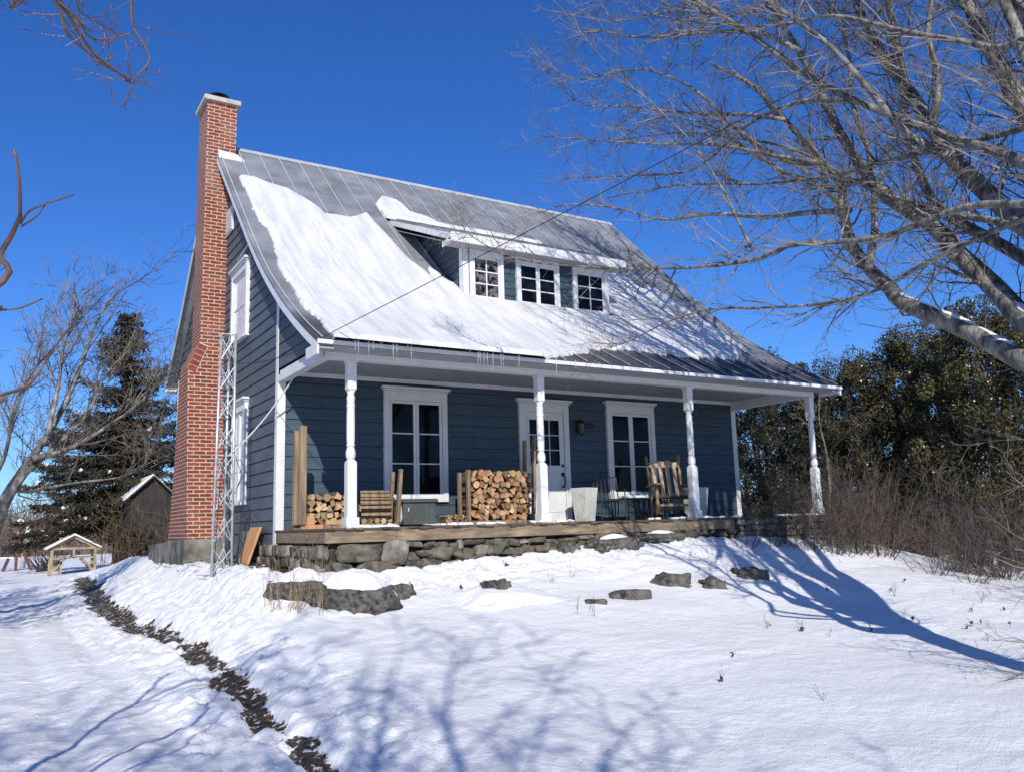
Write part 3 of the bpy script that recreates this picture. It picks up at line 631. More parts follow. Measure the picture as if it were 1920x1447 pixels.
# ---- windows and door
class Wall:      # local u,v,n  -> world
    def __init__(s, o, u, n): s.o = np.array(o, float); s.u = np.array(u, float); s.n = np.array(n, float)
    def bx(s, mb, u0, u1, v0, v1, n0, n1, mi=0):
        P = [s.o+s.u*u+s.n*nn+np.array((0, 0, v)) for v in (v0, v1) for (u, nn) in ((u0, n0), (u1, n0), (u1, n1), (u0, n1))]
        if np.cross(s.u, s.n)[2] > 0: P = P
        else: P = [P[i] for i in (0, 3, 2, 1, 4, 7, 6, 5)]
        mb.hexa(P, mi)
FRONT = Wall((0, 0, 0), (1, 0, 0), (0, -1, 0)); GABLE = Wall((0, 0, 0), (0, -1, 0), (-1, 0, 0))
def window(W_, u0, u1, v0, v1, sashes, rows, cols=1, cw=.095, dp=.075, cap=.05, glass='glass', sill=.05, sf=.045, head=None):
    hd = head or cw
    mb = MB(); W_.bx(mb, u0, u0+cw, v0, v1, .0, dp); W_.bx(mb, u1-cw, u1, v0, v1, .0, dp); W_.bx(mb, u0+cw, u1-cw, v1-hd, v1, .0, dp-.003); W_.bx(mb, u0+cw, u1-cw, v0, v0+sill, .0, dp+.01)
    W_.bx(mb, u0+cw-.03, u0+cw, v0+sill, v1-hd, .002, dp-.028); W_.bx(mb, u1-cw, u1-cw+.03, v0+sill, v1-hd, .002, dp-.028)
    win = H(mb, 'window', M['white'], bevel=.005)
    if cap:
        mb = MB(); W_.bx(mb, u0-.02, u1+.02, v1+.001, v1+.035, .0, dp+.02); W_.bx(mb, u0-.05, u1+.05, v1+.036, v1+.036+cap, .0, dp+.055)
        H(mb, 'window_crown', M['white'], win, bevel=.012)
    a, b_ = u0+cw+.002, u1-cw-.002; k = sashes; w_ = (b_-a)/k
    for i in range(k):
        s0, s1 = a+i*w_+.003, a+(i+1)*w_-.003; t0, t1 = v0+sill+.004, v1-hd-.004
        mb = MB(); W_.bx(mb, s0, s0+sf, t0, t1, .024, .052); W_.bx(mb, s1-sf, s1, t0, t1, .024, .052); W_.bx(mb, s0+sf, s1-sf, t0, t0+sf, .024, .052); W_.bx(mb, s0+sf, s1-sf, t1-sf, t1, .024, .052)
        for r_ in range(1, rows): 
            v = t0+sf+(t1-t0-2*sf)*r_/rows; W_.bx(mb, s0+sf, s1-sf, v-.011, v+.011, .030, .045)
        for c in range(1, cols):
            u = s0+sf+(s1-s0-2*sf)*c/cols; W_.bx(mb, u-.011, u+.011, t0+sf, t1-sf, .0305, .0445)
        H(mb, 'sash', M['white'], win)
        mb = MB(); W_.bx(mb, s0+sf, s1-sf, t0+sf, t1-sf, .0255, .0300)
        H(mb, 'pane', M[glass], win)
    return win
window(FRONT, 1.84, 3.08, .42, 2.38, 2, 3, cw=.10, head=.16, sf=.05, sill=.09)
window(FRONT, 6.75, 8.02, .44, 2.36, 2, 3, cw=.10, head=.16, sf=.05, sill=.09)
window(GABLE, -2.98, -1.90, .48, 2.36, 2, 3, cw=.10, dp=.085, head=.14, glass='bright_glass')
window(GABLE, -3.22, -1.99, 3.62, 5.08, 1, 2, cw=.11, dp=.085, head=.13, glass='bright_glass')
Wd = Wall((0, 0, 0), (1, 0, 0), (0, -1, 0))
window(Wd, 3.62, 4.37, 4.25, 5.235, 1, 3, 2, cw=.07, cap=0, glass='curtain', sill=.04, head=.12, sf=.04)
window(Wd, 4.67, 5.70, 4.25, 5.235, 2, 3, 1, cw=.07, cap=0, sill=.04, head=.12, sf=.04)
window(Wd, 6.05, 6.92, 4.25, 5.235, 1, 3, 2, cw=.07, cap=0, sill=.04, head=.12, sf=.04)
mb = MB(); GABLE.bx(mb, -3.98, -3.40, 6.15, 6.70, .02, .05)
for i in range(9): GABLE.bx(mb, -3.94, -3.44, 6.19+i*.055, 6.22+i*.055, .05, .066)
H(mb, 'gable_vent', M['white'])
# door
mb = MB(); FRONT.bx(mb, 4.63, 4.75, 0, 2.30, 0, .075); FRONT.bx(mb, 5.67, 5.79, 0, 2.30, 0, .075); FRONT.bx(mb, 4.75, 5.67, 2.14, 2.30, 0, .072); FRONT.bx(mb, 4.60, 5.82, 2.301, 2.335, 0, .095); FRONT.bx(mb, 4.57, 5.85, 2.336, 2.39, 0, .13)
FRONT.bx(mb, 4.75, 5.67, .0, .035, 0, .1)
dr = H(mb, 'front_door', M['white'], bevel=.006)
mb = MB(); FRONT.bx(mb, 4.755, 5.665, .037, 2.137, .02, .045)
for (a, b_, c, d) in ((4.85, 5.17, .2, .95), (5.24, 5.56, .2, .95)):
    FRONT.bx(mb, a, b_, c, c+.02, .045, .054); FRONT.bx(mb, a, b_, d-.02, d, .045, .054); FRONT.bx(mb, a, a+.02, c+.02, d-.02, .045, .054); FRONT.bx(mb, b_-.02, b_, c+.02, d-.02, .045, .054)
for (a, b_, c, d) in ((4.83, 5.58, 1.06, 1.10), (4.83, 5.58, 1.99, 2.03), (4.83, 4.86, 1.10, 1.99), (5.55, 5.58, 1.10, 1.99)): FRONT.bx(mb, a, b_, c, d, .045, .06)
for c in (1.40, 1.69): FRONT.bx(mb, 4.86, 5.55, c-.009, c+.009, .049, .058)
for u in (5.09, 5.32): FRONT.bx(mb, u-.009, u+.009, 1.10, 1.99, .0485, .0575)
leaf = H(mb, 'door_leaf', M['white'], dr, bevel=.003)
mb = MB(); FRONT.bx(mb, 4.86, 5.55, 1.10, 1.99, .0452, .0485); H(mb, 'pane', M['glass'], dr)
mb = MB(); mb.lathe([(.0, .045), (.034, .045), (.034, .06), (.02, .066), (.0, .066)], (5.61, 0, 1.10), 14, axis=(0, -1, 0)); H(mb, 'deadbolt', M['steel_dark'], dr, smooth=True); mb = MB(); mb.lathe([(.0, .045), (.04, .045), (.04, .06), (.02, .068), (.0, .068)], (5.61, 0, .93), 14, axis=(0, -1, 0))
mb.tube([(5.61, -.06, .90), (5.61, -.11, .88), (5.612, -.12, .80), (5.61, -.105, .72), (5.61, -.06, .69)], .012, 8); mb.lathe([(.0, .045), (.024, .045), (.024, .06), (.0, .062)], (5.61, 0, .685), 12, axis=(0, -1, 0))
H(mb, 'door_handle', M['steel_dark'], dr, smooth=True)
# porch lantern
lt = thing('wall_lantern', (6.03, -.03, 1.8), 'black wall lantern beside the house number and front door', 'lantern')
mb = MB(); mb.box(5.99, 6.07, -.04, -.025, 1.78, 2.0); mb.tube([(6.03, -.04, 1.95), (6.03, -.10, 2.02), (6.03, -.16, 2.0)], .01, 6)
mb.lathe([(.01, 2.02), (.02, 2.0), (.075, 1.95), (.078, 1.94)], (6.03, -.16, 0), 6); mb.lathe([(.05, 1.72), (.055, 1.73), (.02, 1.70), (.012, 1.67)], (6.03, -.16, 0), 6)
for k in range(6):
    a = 2*PI*k/6; mb.bar((6.03+.047*math.cos(a), -.16+.047*math.sin(a), 1.73), (6.03+.07*math.cos(a), -.16+.07*math.sin(a), 1.94), .008, .008)
mb.build('lantern_frame', M['black'], lt)
M['amber'] = noisy('amber_glass', (.04, .032, .02), (.10, .08, .04), 9, .2, 0)
mb = MB(); mb.lathe([(.042, 1.735), (.064, 1.935)], (6.03, -.16, 0), 6); mb.build('lantern_glass', M['amber'], lt)
# house number
fc = bpy.data.curves.new('number', 'FONT'); fc.body = '203'; fc.size = .17; fc.extrude = .006; fc.space_character = 1.15
fo = bpy.data.objects.new('tmp', fc); COL.objects.link(fo); bpy.context.view_layer.update()
me = bpy.data.meshes.new_from_object(fo); bpy.data.objects.remove(fo)
me.name = 'house_number'; me.materials.clear(); me.materials.append(M['black'])
for v in me.vertices: v.co = Vector((6.17+v.co.x, -.034-v.co.z, 1.86+v.co.y))
hn = bpy.data.objects.new('house_number', me); COL.objects.link(hn); hn.parent = house; ORG[hn.name] = np.zeros(3)

# ------------------------------------------------------------------ snow on the roof
def poly_sd(px, py, poly):
    d = np.full(px.shape, 1e9); ins = np.zeros(px.shape, bool); n = len(poly)
    for i in range(n):
        ax, ay = poly[i]; bx, by = poly[(i+1) % n]; dx, dy = bx-ax, by-ay
        t = np.clip(((px-ax)*dx+(py-ay)*dy)/(dx*dx+dy*dy+1e-12), 0, 1); d = np.minimum(d, np.hypot(px-ax-t*dx, py-ay-t*dy))
        c = ((ay > py) != (by > py)) & (px < (bx-ax)*(py-ay)/(by-ay+1e-12)+ax); ins ^= c
    return np.where(ins, d, -d)
def snow_sheet(name, xs, ysn, poly, zf, thick, parent, rag=.10, seamx=None, over=0, extra=None):
    Xg, Yg = np.meshgrid(xs, ysn)
    d = poly_sd(Xg, Yg, poly)+(fbm(Xg*1.6+3, Yg*1.6, 3)-.5)*rag*2.6+(fbm(Xg*9, Yg*9, 3)-.5)*rag*.35
    if extra is not None: d = d-extra(Xg, Yg)
    t = thick*np.sqrt(np.clip(d/.07, 0, 1))*(.8+.4*fbm(Xg*1.1, Yg*.8, 3))
    t = t+(fbm(Xg*3+9, Yg*1.1+3, 3)-.5)*.022*(d > .1)
    if seamx is not None:
        sdx = np.min(np.abs(Xg[..., None]-np.array(seamx)), -1)
        depth = sstep(.52, .62, fbm(Xg*.9+31, Yg*.55+8, 3))
        t = t-(t-.030)*sstep(.035, .0, sdx)*depth*.9*(d > .0)
        t = t+.012*sstep(.12, .03, sdx)*(d > .12)
    Zt = zf(Yg)+np.maximum(t, 0)+.002
    okv = d > 0
    ny_, nx_ = Xg.shape; V = np.stack([Xg, Yg, Zt], -1).reshape(-1, 3); Vb = np.stack([Xg, Yg, zf(Yg)-.004], -1).reshape(-1, 3)
    id_ = np.arange(nx_*ny_).reshape(ny_, nx_)
    q = okv[:-1, :-1] & okv[:-1, 1:] & okv[1:, 1:] & okv[1:, :-1]
    Fs = np.stack([id_[:-1, :-1], id_[:-1, 1:], id_[1:, 1:], id_[1:, :-1]], -1)[q]
    # rim walls
    E = {}
    for f in Fs.tolist():
        for a, b_ in zip(f, f[1:]+f[:1]): E[(a, b_)] = 1
    rim = [(a, b_) for (a, b_) in E if (b_, a) not in E]
    used = sorted(set(Fs.ravel().tolist())); mp = {u: i for i, u in enumerate(used)}; nb = len(used)
    Vl = V[used].tolist(); F2 = [tuple(mp[i] for i in f) for f in Fs.tolist()]; bm_ = {}
    for a, b_ in rim:
        for q_ in (a, b_):
            if q_ not in bm_: bm_[q_] = len(Vl); Vl.append(Vb[q_].tolist())
        F2.append((mp[b_], mp[a], bm_[a], bm_[b_]))
    mb = MB(); mb.add(Vl, F2); return mb.build(name, M['roof_snow'], parent, smooth=True)
poly = [(.06, 3.2), (.35, 3.28), (1.0, 3.05), (1.25, 2.75), (1.55, 2.3), (2.1, 2.28), (2.6, 2.68), (2.75, 1.9), (3.0, .8), (3.12, .35), (3.2, .95), (3.5, .45), (3.9, -.02), (6.95, -.02), (7.05, .9), (7.15, 2.1), (7.8, 2.35), (9.0, 2.0), (9.9, 1.2), (10.2, 0), (9.9, -1.2), (8.8, -2.0), (7.4, -2.1), (6.0, -2.05), (4.6, -2.25), (3.7, -2.6), (3.2, -3.0), (-.12, -3.0), (0.02, -1.9), (-.03, -.9), (.02, 0), (.1, 1.3), (.03, 2.4)]
def bare_right(x, y):
    s = sstep(5.5, 9.0, x)*1.15; sx = np.min(np.abs(x[..., None]-np.array(seams)), -1)
    return s*(.25*sstep(.45, .65, fbm(x*3.5+50, y*.9, 3))+.1*sstep(.5, .7, fbm(x*8, y*2+20, 2)))+.26*sstep(-.9, -2.1, y)*sstep(3.8, 6, x)*fbm(x*5, y*.8, 2)*2
rs1 = snow_sheet('roof_snow', np.arange(-.2, 10.5, .035), np.arange(-2.93, 3.5, .035), poly, lambda y: rz(y), .075, None, .07, seams, extra=bare_right)
tag(rs1, 'melting snow sheet covering the front slope of the tin roof', 'snow', kind='stuff')
poly = [(3.0, 2.45), (2.98, 3.05), (3.25, 3.42), (3.65, 3.40), (3.8, 2.95), (4.4, 2.75), (5.0, 2.62), (6.2, 2.35), (6.5, 1.6), (5.6, 1.5), (4.5, 1.75), (3.6, 2.1)]
rs2 = snow_sheet('dormer_snow', np.arange(2.8, 6.9, .03), np.arange(1.2, 3.6, .03), poly, lambda y: np.maximum(rz(y), dz_(np.minimum(y, 2.86))), .11, None, .06)
tag(rs2, 'band of snow lying along the top of the dormer roof', 'snow', kind='stuff')
# icicles
rsd = random.Random(3)
for i in range(26):
    x = rsd.uniform(0.0, 3.6) if i < 22 else rsd.uniform(3.6, 4.6); ln = rsd.choice([.05, .07, .1, .14, .22, .28])*rsd.uniform(.7, 1.2)
    mb = MB(); k = 7; mb.tube([(x+rsd.uniform(-.002, .002), -2.87, 2.565-ln*j/k) for j in range(k+1)], [.011*(1-j/k)**.8*(1+.25*math.sin(j*2.5))+.0008 for j in range(k+1)], 6)
    tag(mb.build('icicle', M['ice'], None, smooth=True), 'clear icicle hanging from the snowy front eave at the left', 'icicle', 'icicles along the front eave')

# ------------------------------------------------------------------ things on the porch
def box_thing_mesh(*a): mb = MB(); mb.box(*a); return mb
# wood racks
def rack(label, x0, x1, y, tall_left, tall_right, thick=0):
    t = thing('firewood_rack', ((x0+x1)/2, y, 0), label, 'firewood rack')
    for dy in (-.16, .16):
        mb = MB(); mb.bar((x0-.02, y+dy, .035), (x1+.02, y+dy, .035), .05, .065); mb.build('rack_rail', M['oldwood'], t, bevel=.004)
    for xx, h, lean in ((x0, tall_left, 0), (x1, tall_right, .06)):
        for dy in ((-.16, .16) if not (thick and xx == x0) else (-.17, .12)):
            tk = .10 if (thick and xx == x0) else .05
            mb = MB(); mb.bar((xx, y+dy, .07), (xx+lean, y+dy, h*(1 if dy < 0 else .97)), tk, max(tk, .085), up=(0, 1, 0)); mb.build('upright', M['oldwood'], t, bevel=.004)
    return t
t = rack('weathered lumber rack with two tall uprights at the left porch corner', .10, 1.68, -.82, 1.58, .93, 1)
mb = MB(); mb.box(.16, .29, -1.02, -.985, .07, .19); mb.box(.14, .42, -1.02, -.985, .005, .068); mb.build('end_block', M['newwood'], t)
t = rack('lumber rack between the front door and the storage box', 2.99, 4.30, -.82, .93, 1.55)
def split_log(x, y0, y1, z, r, kind, rnd, reds=False, axis=1):
    a0 = rnd.uniform(0, 2*PI); n = {0: 10, 1: 4, 2: 3, 3: 5}[kind]
    P = []
    if kind == 0: pr = [(math.cos(2*PI*j/n)*r*rnd.uniform(.9, 1.05), math.sin(2*PI*j/n)*r*rnd.uniform(.9, 1.05)) for j in range(n)]
    elif kind == 1:
        pr = [(math.cos(2*PI*j/4+rnd.uniform(-.3, .3))*r*rnd.uniform(.8, 1.15), math.sin(2*PI*j/4+rnd.uniform(-.3, .3))*r*rnd.uniform(.8, 1.15)) for j in range(4)]
    elif kind == 2:
        w = rnd.uniform(.9, 1.5); pr = [(-r*.55, 0)]+[(-r*.55+r*1.75*math.cos(t), r*1.75*math.sin(t)) for t in np.linspace(-w/2, w/2, 5)]
    else: pr = [(r*math.cos(t), r*math.sin(t)*1.1-r*.35) for t in np.linspace(0.1, PI-.1, 7)]
    c, s = math.cos(a0), math.sin(a0); pr = [(u*c-v*s, u*s+v*c) for u, v in pr]
    V = []; j1 = rnd.uniform(-.03, .03); m = len(pr)
    for (yy, sc) in ((y0, 1), (y1, rnd.uniform(.9, 1.1))):
        for u, v in pr:
            if axis == 1: V.append((x+u*sc, yy+rnd.uniform(-.006, .006), z+v*sc))
            else: V.append((yy+rnd.uniform(-.006, .006), x+u*sc, z+v*sc))
    F = [tuple(range(m))[::-1] if axis == 1 else tuple(range(m)), tuple(range(m, 2*m))]; mi = [1, 1]
    for j in range(m): F.append((j, (j+1) % m, m+(j+1) % m, m+j)); mi.append(0 if (kind == 0 or (kind == 2 and 0 < j < m-1) or (kind == 3 and j < m-1)) else (1 if kind != 1 else j % 2))
    me = bpy.data.meshes.new('split_log'); O = np.array([x, y0, z]) if axis == 1 else np.array([y0, x, z])
    me.from_pydata((np.array(V)-O).tolist(), [], F); me.materials.append(M['bark_log']); me.materials.append(M['logend_red'] if reds else M['logend'])
    me.polygons.foreach_set('material_index', mi); me.update()
    o = bpy.data.objects.new('split_log', me); o.location = O; COL.objects.link(o); return o
rnd = random.Random(21)
def stack(x0, x1, z0, z1, y, r, label, group, reds=0, topvar=.08, length=.38):
    z = z0+r*.8; row = 0
    while z < z1:
        x = x0+r*(.8 if row % 2 else 1.1)
        while x < x1-r*.5:
            zt = z1+topvar*math.sin(x*5)+rnd.uniform(-.03, .03)
            if z < zt:
                rr = r*rnd.uniform(.78, 1.2); o = split_log(x, y+rnd.uniform(-.035, .03), y+length, z+rnd.uniform(-.012, .012), rr, rnd.choice([0, 1, 2, 2, 1, 3]), rnd, rnd.random() < reds)
                tag(o, label, 'log', group); x += rr*1.75
            else: x += r*1.7
        z += r*1.52; row += 1
stack(.20, 1.02, .07, .55, -1.0, .060, 'split log with pale end facing out, in the stack behind the left porch post', 'split logs stacked at the left porch corner', .1, .02)
for k in range(9):          # logs laid sideways at the end of the left stack
    o = split_log(-.88+rnd.uniform(-.03, .03), 1.08, 1.60+rnd.uniform(-.02, .02), .17+k*.048, .034, rnd.choice([1, 2, 3]), rnd, axis=0)
    o.data.materials[1] = M['oldwood']; o.data.materials[0] = M['oldwood']
    tag(o, 'grey split board laid sideways at the right end of the left wood stack', 'log', 'boards laid sideways in the left wood stack')
for k in range(5):
    o = split_log(1.1+.11*k, -1.0, -.65, .105, .045, rnd.choice([0, 3]), rnd); tag(o, 'small log at the bottom right of the left wood stack', 'log', 'small logs under the sideways boards')
stack(3.06, 4.28, .08, .92, -1.0, .060, 'split log in the tall stack beside the front door', 'split logs stacked beside the front door', .45, .035)
stack(2.52, 2.94, .02, .17, -1.02, .024, 'thin kindling stick in the low pile beside the grey storage box', 'kindling sticks beside the storage box', .1, .05, .25)
# storage box
t = thing('storage_box', (2.12, -.8, 0), 'dark grey resin storage box with cloth on its lid, under the left window', 'storage box')
mb = MB()
for i in range(6): mb.box(1.82+i*.1, 1.914+i*.1, -.90, -.50, .03, .385)
mb.box(1.825, 2.415, -.895, -.505, .035, .38); mb.build('box_body', M['box_grey'], t, bevel=.008)
mb = MB(); mb.box(1.79, 2.45, -.93, -.47, .39, .43); mb.box(1.80, 2.44, -.925, -.475, .431, .45); mb.build('lid', M['box_grey'], t, bevel=.01)
mb = MB(); mb.tube([(1.90, -.905, .30), (1.90, -.93, .295), (1.90, -.93, .25), (1.90, -.905, .245)], .008, 6); mb.build('handle', M['white'], t)
mb = MB(); mb.tube([(1.76, -.85, .42), (1.74, -.90, .30), (1.74, -.93, .15), (1.75, -.9, .05)], [.03, .05, .05, .04], 7); tag(mb.build('cloth', M['planter'], None, smooth=True), 'pale crumpled cloth hanging at the left side of the grey storage box', 'cloth')
# tapered planters
def planter(cx, cy, ang, wt, wb, h, label):
    t = thing('planter', (cx, cy, 0), label, 'planter'); mb = MB(); c, s = math.cos(ang), math.sin(ang)
    def R(u, v, z): return (cx+u*c-v*s, cy+u*s+v*c, z)
    a, b_ = wb/2, wt/2; V = [R(u*a, v*a, .005) for u, v in ((-1, -1), (1, -1), (1, 1), (-1, 1))]+[R(u*b_, v*b_, h) for u, v in ((-1, -1), (1, -1), (1, 1), (-1, 1))]
    i_ = b_-.025; V += [R(u*i_, v*i_, h) for u, v in ((-1, -1), (1, -1), (1, 1), (-1, 1))]+[R(u*i_, v*i_, h-.08) for u, v in ((-1, -1), (1, -1), (1, 1), (-1, 1))]
    mb.add(V, [(0, 3, 2, 1)]+[(j, (j+1) % 4, 4+(j+1) % 4, 4+j) for j in range(4)]+[(4+j, 4+(j+1) % 4, 8+(j+1) % 4, 8+j) for j in range(4)]+[(8+j, 8+(j+1) % 4, 12+(j+1) % 4, 12+j) for j in range(4)])
    mb.build('planter_body', M['planter'], t, bevel=.01)
    mb = MB(); mb.add([V[k] for k in (12, 13, 14, 15)], [(0, 1, 2, 3)]); mb.build('soil', M['darkwood'], t)
planter(5.62, -.72, .32, .38, .27, .63, 'white tapered planter box standing to the right of the front door')
planter(8.25, -.9, .2, .42, .32, .62, 'white tapered planter half hidden behind the third porch post')
# black metal chair + low table
def patio_chair(cx, cy, ang, label):
    t = thing('patio_chair', (cx, cy, 0), label, 'chair'); c, s = math.cos(ang), math.sin(ang)
    R = lambda u, v, z: (cx+u*c-v*s, cy+u*s+v*c, z)
    for u in (-.24, .24):
        mb = MB(); mb.tube([R(u, -.24, .0), R(u, -.22, .40), R(u, -.2, .60), R(u, .18, .62)], .012, 6); mb.build('leg', M['black'], t)
        mb = MB(); mb.tube([R(u, .28, .0), R(u, .2, .40), R(u, .3, .85)], .012, 6); mb.build('leg', M['black'], t)
    mb = MB(); mb.box(0, .01, 0, .01, 0, .001); mb = MB(); mb.hexa([R(-.23, -.22, .38), R(.23, -.22, .38), R(.23, .2, .37), R(-.23, .2, .37), R(-.23, -.22, .40), R(.23, -.22, .40), R(.23, .2, .39), R(-.23, .2, .39)]); mb.build('seat', M['black'], t)
    mb = MB(); mb.bar(R(-.24, .3, .85), R(.24, .3, .85), .02, .02)
    for k in range(5): mb.bar(R(-.16+.08*k, .205, .40), R(-.16+.08*k, .298, .84), .012, .012)
    mb.build('backrest', M['black'], t)
patio_chair(6.30, -.62, -.35, 'thin black metal porch chair between the white planter and rocking chair')
t = thing('side_table', (6.75, -.75, 0), 'low black table holding snow dusted boards left of the rocking chair', 'table')
mb = MB(); mb.box(6.48, 7.02, -.95, -.50, .40, .425); mb.build('table_top', M['black'], t)
for (u, v) in ((6.5, -.93), (7.0, -.93), (6.5, -.52), (7.0, -.52)): mb = MB(); mb.bar((u, v, 0), (u, v, .4), .02, .02); mb.build('leg', M['black'], t)
mb = MB(); mb.bar((6.46, -.97, .33), (6.96, -.99, .03), .05, .006); mb.build('brace', M['black'], t)
mb = MB(); mb.hexa([(6.50, -.96, .427), (6.96, -.94, .427), (6.94, -.6, .427), (6.52, -.62, .427), (6.50, -.96, .475), (6.96, -.94, .475), (6.94, -.6, .475), (6.52, -.62, .475)])
tag(mb.build('snow_covered_board', M['snow'], None, bevel=.012), 'snow covered board lying on the low black porch table', 'board')
# rocking chair
def rocking_chair(cx, cy, ang):
    t = thing('rocking_chair', (cx, cy, 0), 'turned wood rocking chair with slatted back facing the yard', 'rocking chair'); c, s = math.cos(ang), math.sin(ang)
    R = lambda u, v, z: np.array((cx+u*c-v*s, cy+u*s+v*c, z))
    def turned(a, b_, rads, m, name, n=12):
        a = np.array(a); b_ = np.array(b_); k = len(rads); mb = MB(); mb.tube([a+(b_-a)*i/(k-1) for i in range(k)], rads, n); mb.build(name, m, t, smooth=True)
    br = [.022, .03, .034, .026, .018, .03, .018, .026, .036, .04, .036, .024, .018, .026, .018, .03, .034, .034, .032, .024, .016, .014, .03, .036, .03, .012]
    for u in (-.33, .33): turned(R(u*.9, .28, .10), R(u, .56, 1.28), br, M['chairwood'], 'back_post')
    for u in (-.36, .36): turned(R(u, -.30, .08), R(u, -.30, .64), [.03, .042, .048, .05, .048, .044, .04, .034, .026, .036, .042, .036, .026, .03, .038, .03], M['chairwood'], 'front_leg')
    for u in (-.37, .37):
        mb = MB(); pts = [R(u, -.40, .655), R(u*1.02, -.3, .665), R(u*1.0, -.1, .66), R(u*.95, .2, .65), R(u*.93, .40, .66)]
        for a, b_ in zip(pts[:-1], pts[1:]): mb.bar(a, b_+(b_-a)*.04, .10, .035)
        mb.lathe([(.0, -.02), (.055, -.018), (.06, 0), (.055, .02), (.0, .022)], R(u, -.41, .66), 14); mb.build('armrest', M['chairwood'], t, bevel=.01)
    mb = MB(); ps = []
    for k in range(17):
        f = k/16; u = -.29+.58*f; ps.append((u, .055+.045*math.sin(PI*f)+.018*math.cos(f*PI*6)))
    P = []
    for dv in (0, .03):
        for u, h in ps: P.append(R(u, .485+dv, 1.03))
        for u, h in ps[::-1]: P.append(R(u, .505+dv, 1.06+h))
    n_ = len(ps)*2; mb.add(P, [tuple(range(n_)), tuple(range(n_, 2*n_))[::-1]]+[(j, n_+j, n_+(j+1) % n_, (j+1) % n_) for j in range(n_)]); mb.build('top_rail', M['slatwood'], t)
    for k in range(4):
        u = -.21+.14*k; mb = MB(); mb.bar(R(u, .30, .45), R(u, .497, 1.045), .075, .018, up=R(0, 1, 0)-R(0, 0, 0)); mb.build('back_slat', M['slatwood'], t, bevel=.004)
    mb = MB(); mb.hexa([R(-.34, -.33, .40), R(.34, -.33, .40), R(.31, .30, .37), R(-.31, .30, .37), R(-.34, -.33, .445), R(.34, -.33, .445), R(.31, .30, .415), R(-.31, .30, .415)]); mb.build('seat', M['darkwood'], t, bevel=.01)
    mb = MB(); mb.bar(R(-.28, .32, .44), R(.28, .32, .44), .05, .05); mb.build('lower_back_rail', M['darkwood'], t)
    mb = MB()
    for k in range(10):
        u = -.27+.06*k; mb.lathe([(0, -.004), (.010, 0), (0, .01)], R(u, -.335, .37), 6, axis=tuple(R(0, -1, 0)-R(0, 0, 0)))
    mb.build('nail_heads', M['planter'], t)
    turned(R(-.34, -.30, .26), R(.34, -.30, .26), [.012, .02, .028, .02, .016, .03, .042, .03, .02, .034, .02, .03, .042, .03, .016, .02, .028, .02, .012], M['slatwood'], 'stretcher')
    for v in (-.30, .25): 
        if v > 0: turned(R(-.31, v, .2), R(.31, v, .2), [.014, .024, .03, .024, .02, .024, .03, .024, .014], M['chairwood'], 'stretcher')
    for u in (-.36, .36):
        mb = MB(); pts = [R(u, -.52+1.18*k/10, .028+.16*((k/10-.45)*1.1)**2*2.2) for k in range(11)]
        for a, b_ in zip(pts[:-1], pts[1:]): mb.bar(a, b_+(b_-a)*.03, .05, .045)
        mb.build('rocker', M['darkwood'], t)
rocking_chair(7.28, -1.30, -.46)

# snow bits on the porch floor
mb = MB()
for (x0, x1, y0, y1, k) in ((.15, 1.1, -2.42, -2.05, 14), (1.9, 2.9, -2.42, -1.4, 22), (3.45, 4.2, -2.42, -2.1, 12), (6.6, 8.0, -2.3, -1.2, 26), (8.9, 10.2, -2.4, -2.0, 16)):
    for i in range(k): stone(mb, (rnd.uniform(x0, x1), rnd.uniform(y0, y1), .012), (rnd.uniform(.03, .10), rnd.uniform(.03, .08), rnd.uniform(.012, .03)), 500+i, 0, 1)
tag(mb.build('porch_snow', M['snow'], None, smooth=True), 'scattered snow remnants on the wooden porch floor', 'snow', kind='stuff')

# ------------------------------------------------------------------ beside the gable
t = thing('antenna_mast', (-.75, .35, float(ground(-.75, .35))), 'galvanised lattice mast section standing against the gable wall by the chimney', 'mast')
zb0 = float(ground(-.75, .35))-.1; zt0 = 3.22; legs = []
for k in range(3):
    a = math.radians(-168+120*k); rb, rt = .175, .130
    legs.append((np.array((-.76+rb*math.cos(a), .35+rb*math.sin(a), zb0)), np.array((-.75+rt*math.cos(a), .35+rt*math.sin(a), zt0))))
for a, b_ in legs:
    mb = MB(); mb.tube([a, b_], .022, 8); mb.build('mast_leg', M['steel'], t, smooth=True)
mb = MB(); nb = 8
for i in range(3):
    a0, a1 = legs[i]; b0, b1 = legs[(i+1) % 3]
    for k in range(nb):
        f0, f1 = k/nb+.01, (k+1)/nb-.012; pa0, pa1 = a0+(a1-a0)*f0, a0+(a1-a0)*f1; pb0, pb1 = b0+(b1-b0)*f0, b0+(b1-b0)*f1
        mb.tube([pa0, pb1], .0095, 5); mb.tube([pb0, pa1], .0095, 5)
        if k in (3, 5, 7): q = 1 if k == 7 else f1; mb.bar(a0+(a1-a0)*q, b0+(b1-b0)*q, .02, .006)
mb.build('lattice_braces', M['steel'], t)
mb = MB(); mb.tube([(-.62, .52, zb0+.1), (-.68, .42, 3.1)], .012, 6); 
for z in (3.0, 2.6, 1.9, 1.2, .5): mb.box(-.70, -.63, .36, .46, z-.03, z)
mb.build('feeder_cable', M['black'], t)
mb = MB(); mb.tube([(-.62, .25, 1.2), (-.55, .1, .9), (-.62, .2, .6), (-.75, .3, .75), (-.7, .3, 1.1), (-.55, .2, 1.15), (-.5, .05, .95), (-.6, .15, .7)], .006, 5); mb.tube([(-.8, .2, 1.3), (-.86, .25, .6), (-.9, .3, zb0+.1)], .007, 5); mb.build('cable_coil', M['black'], t)
mb = MB(); mb.tube([(-.03, 2.95, 5.34), (-.1, 1.75, 5.36)], .012, 6); tag(mb.build('wall_bracket', M['white'], None), 'thin white bracket rod under the rake over the upper gable window', 'bracket')
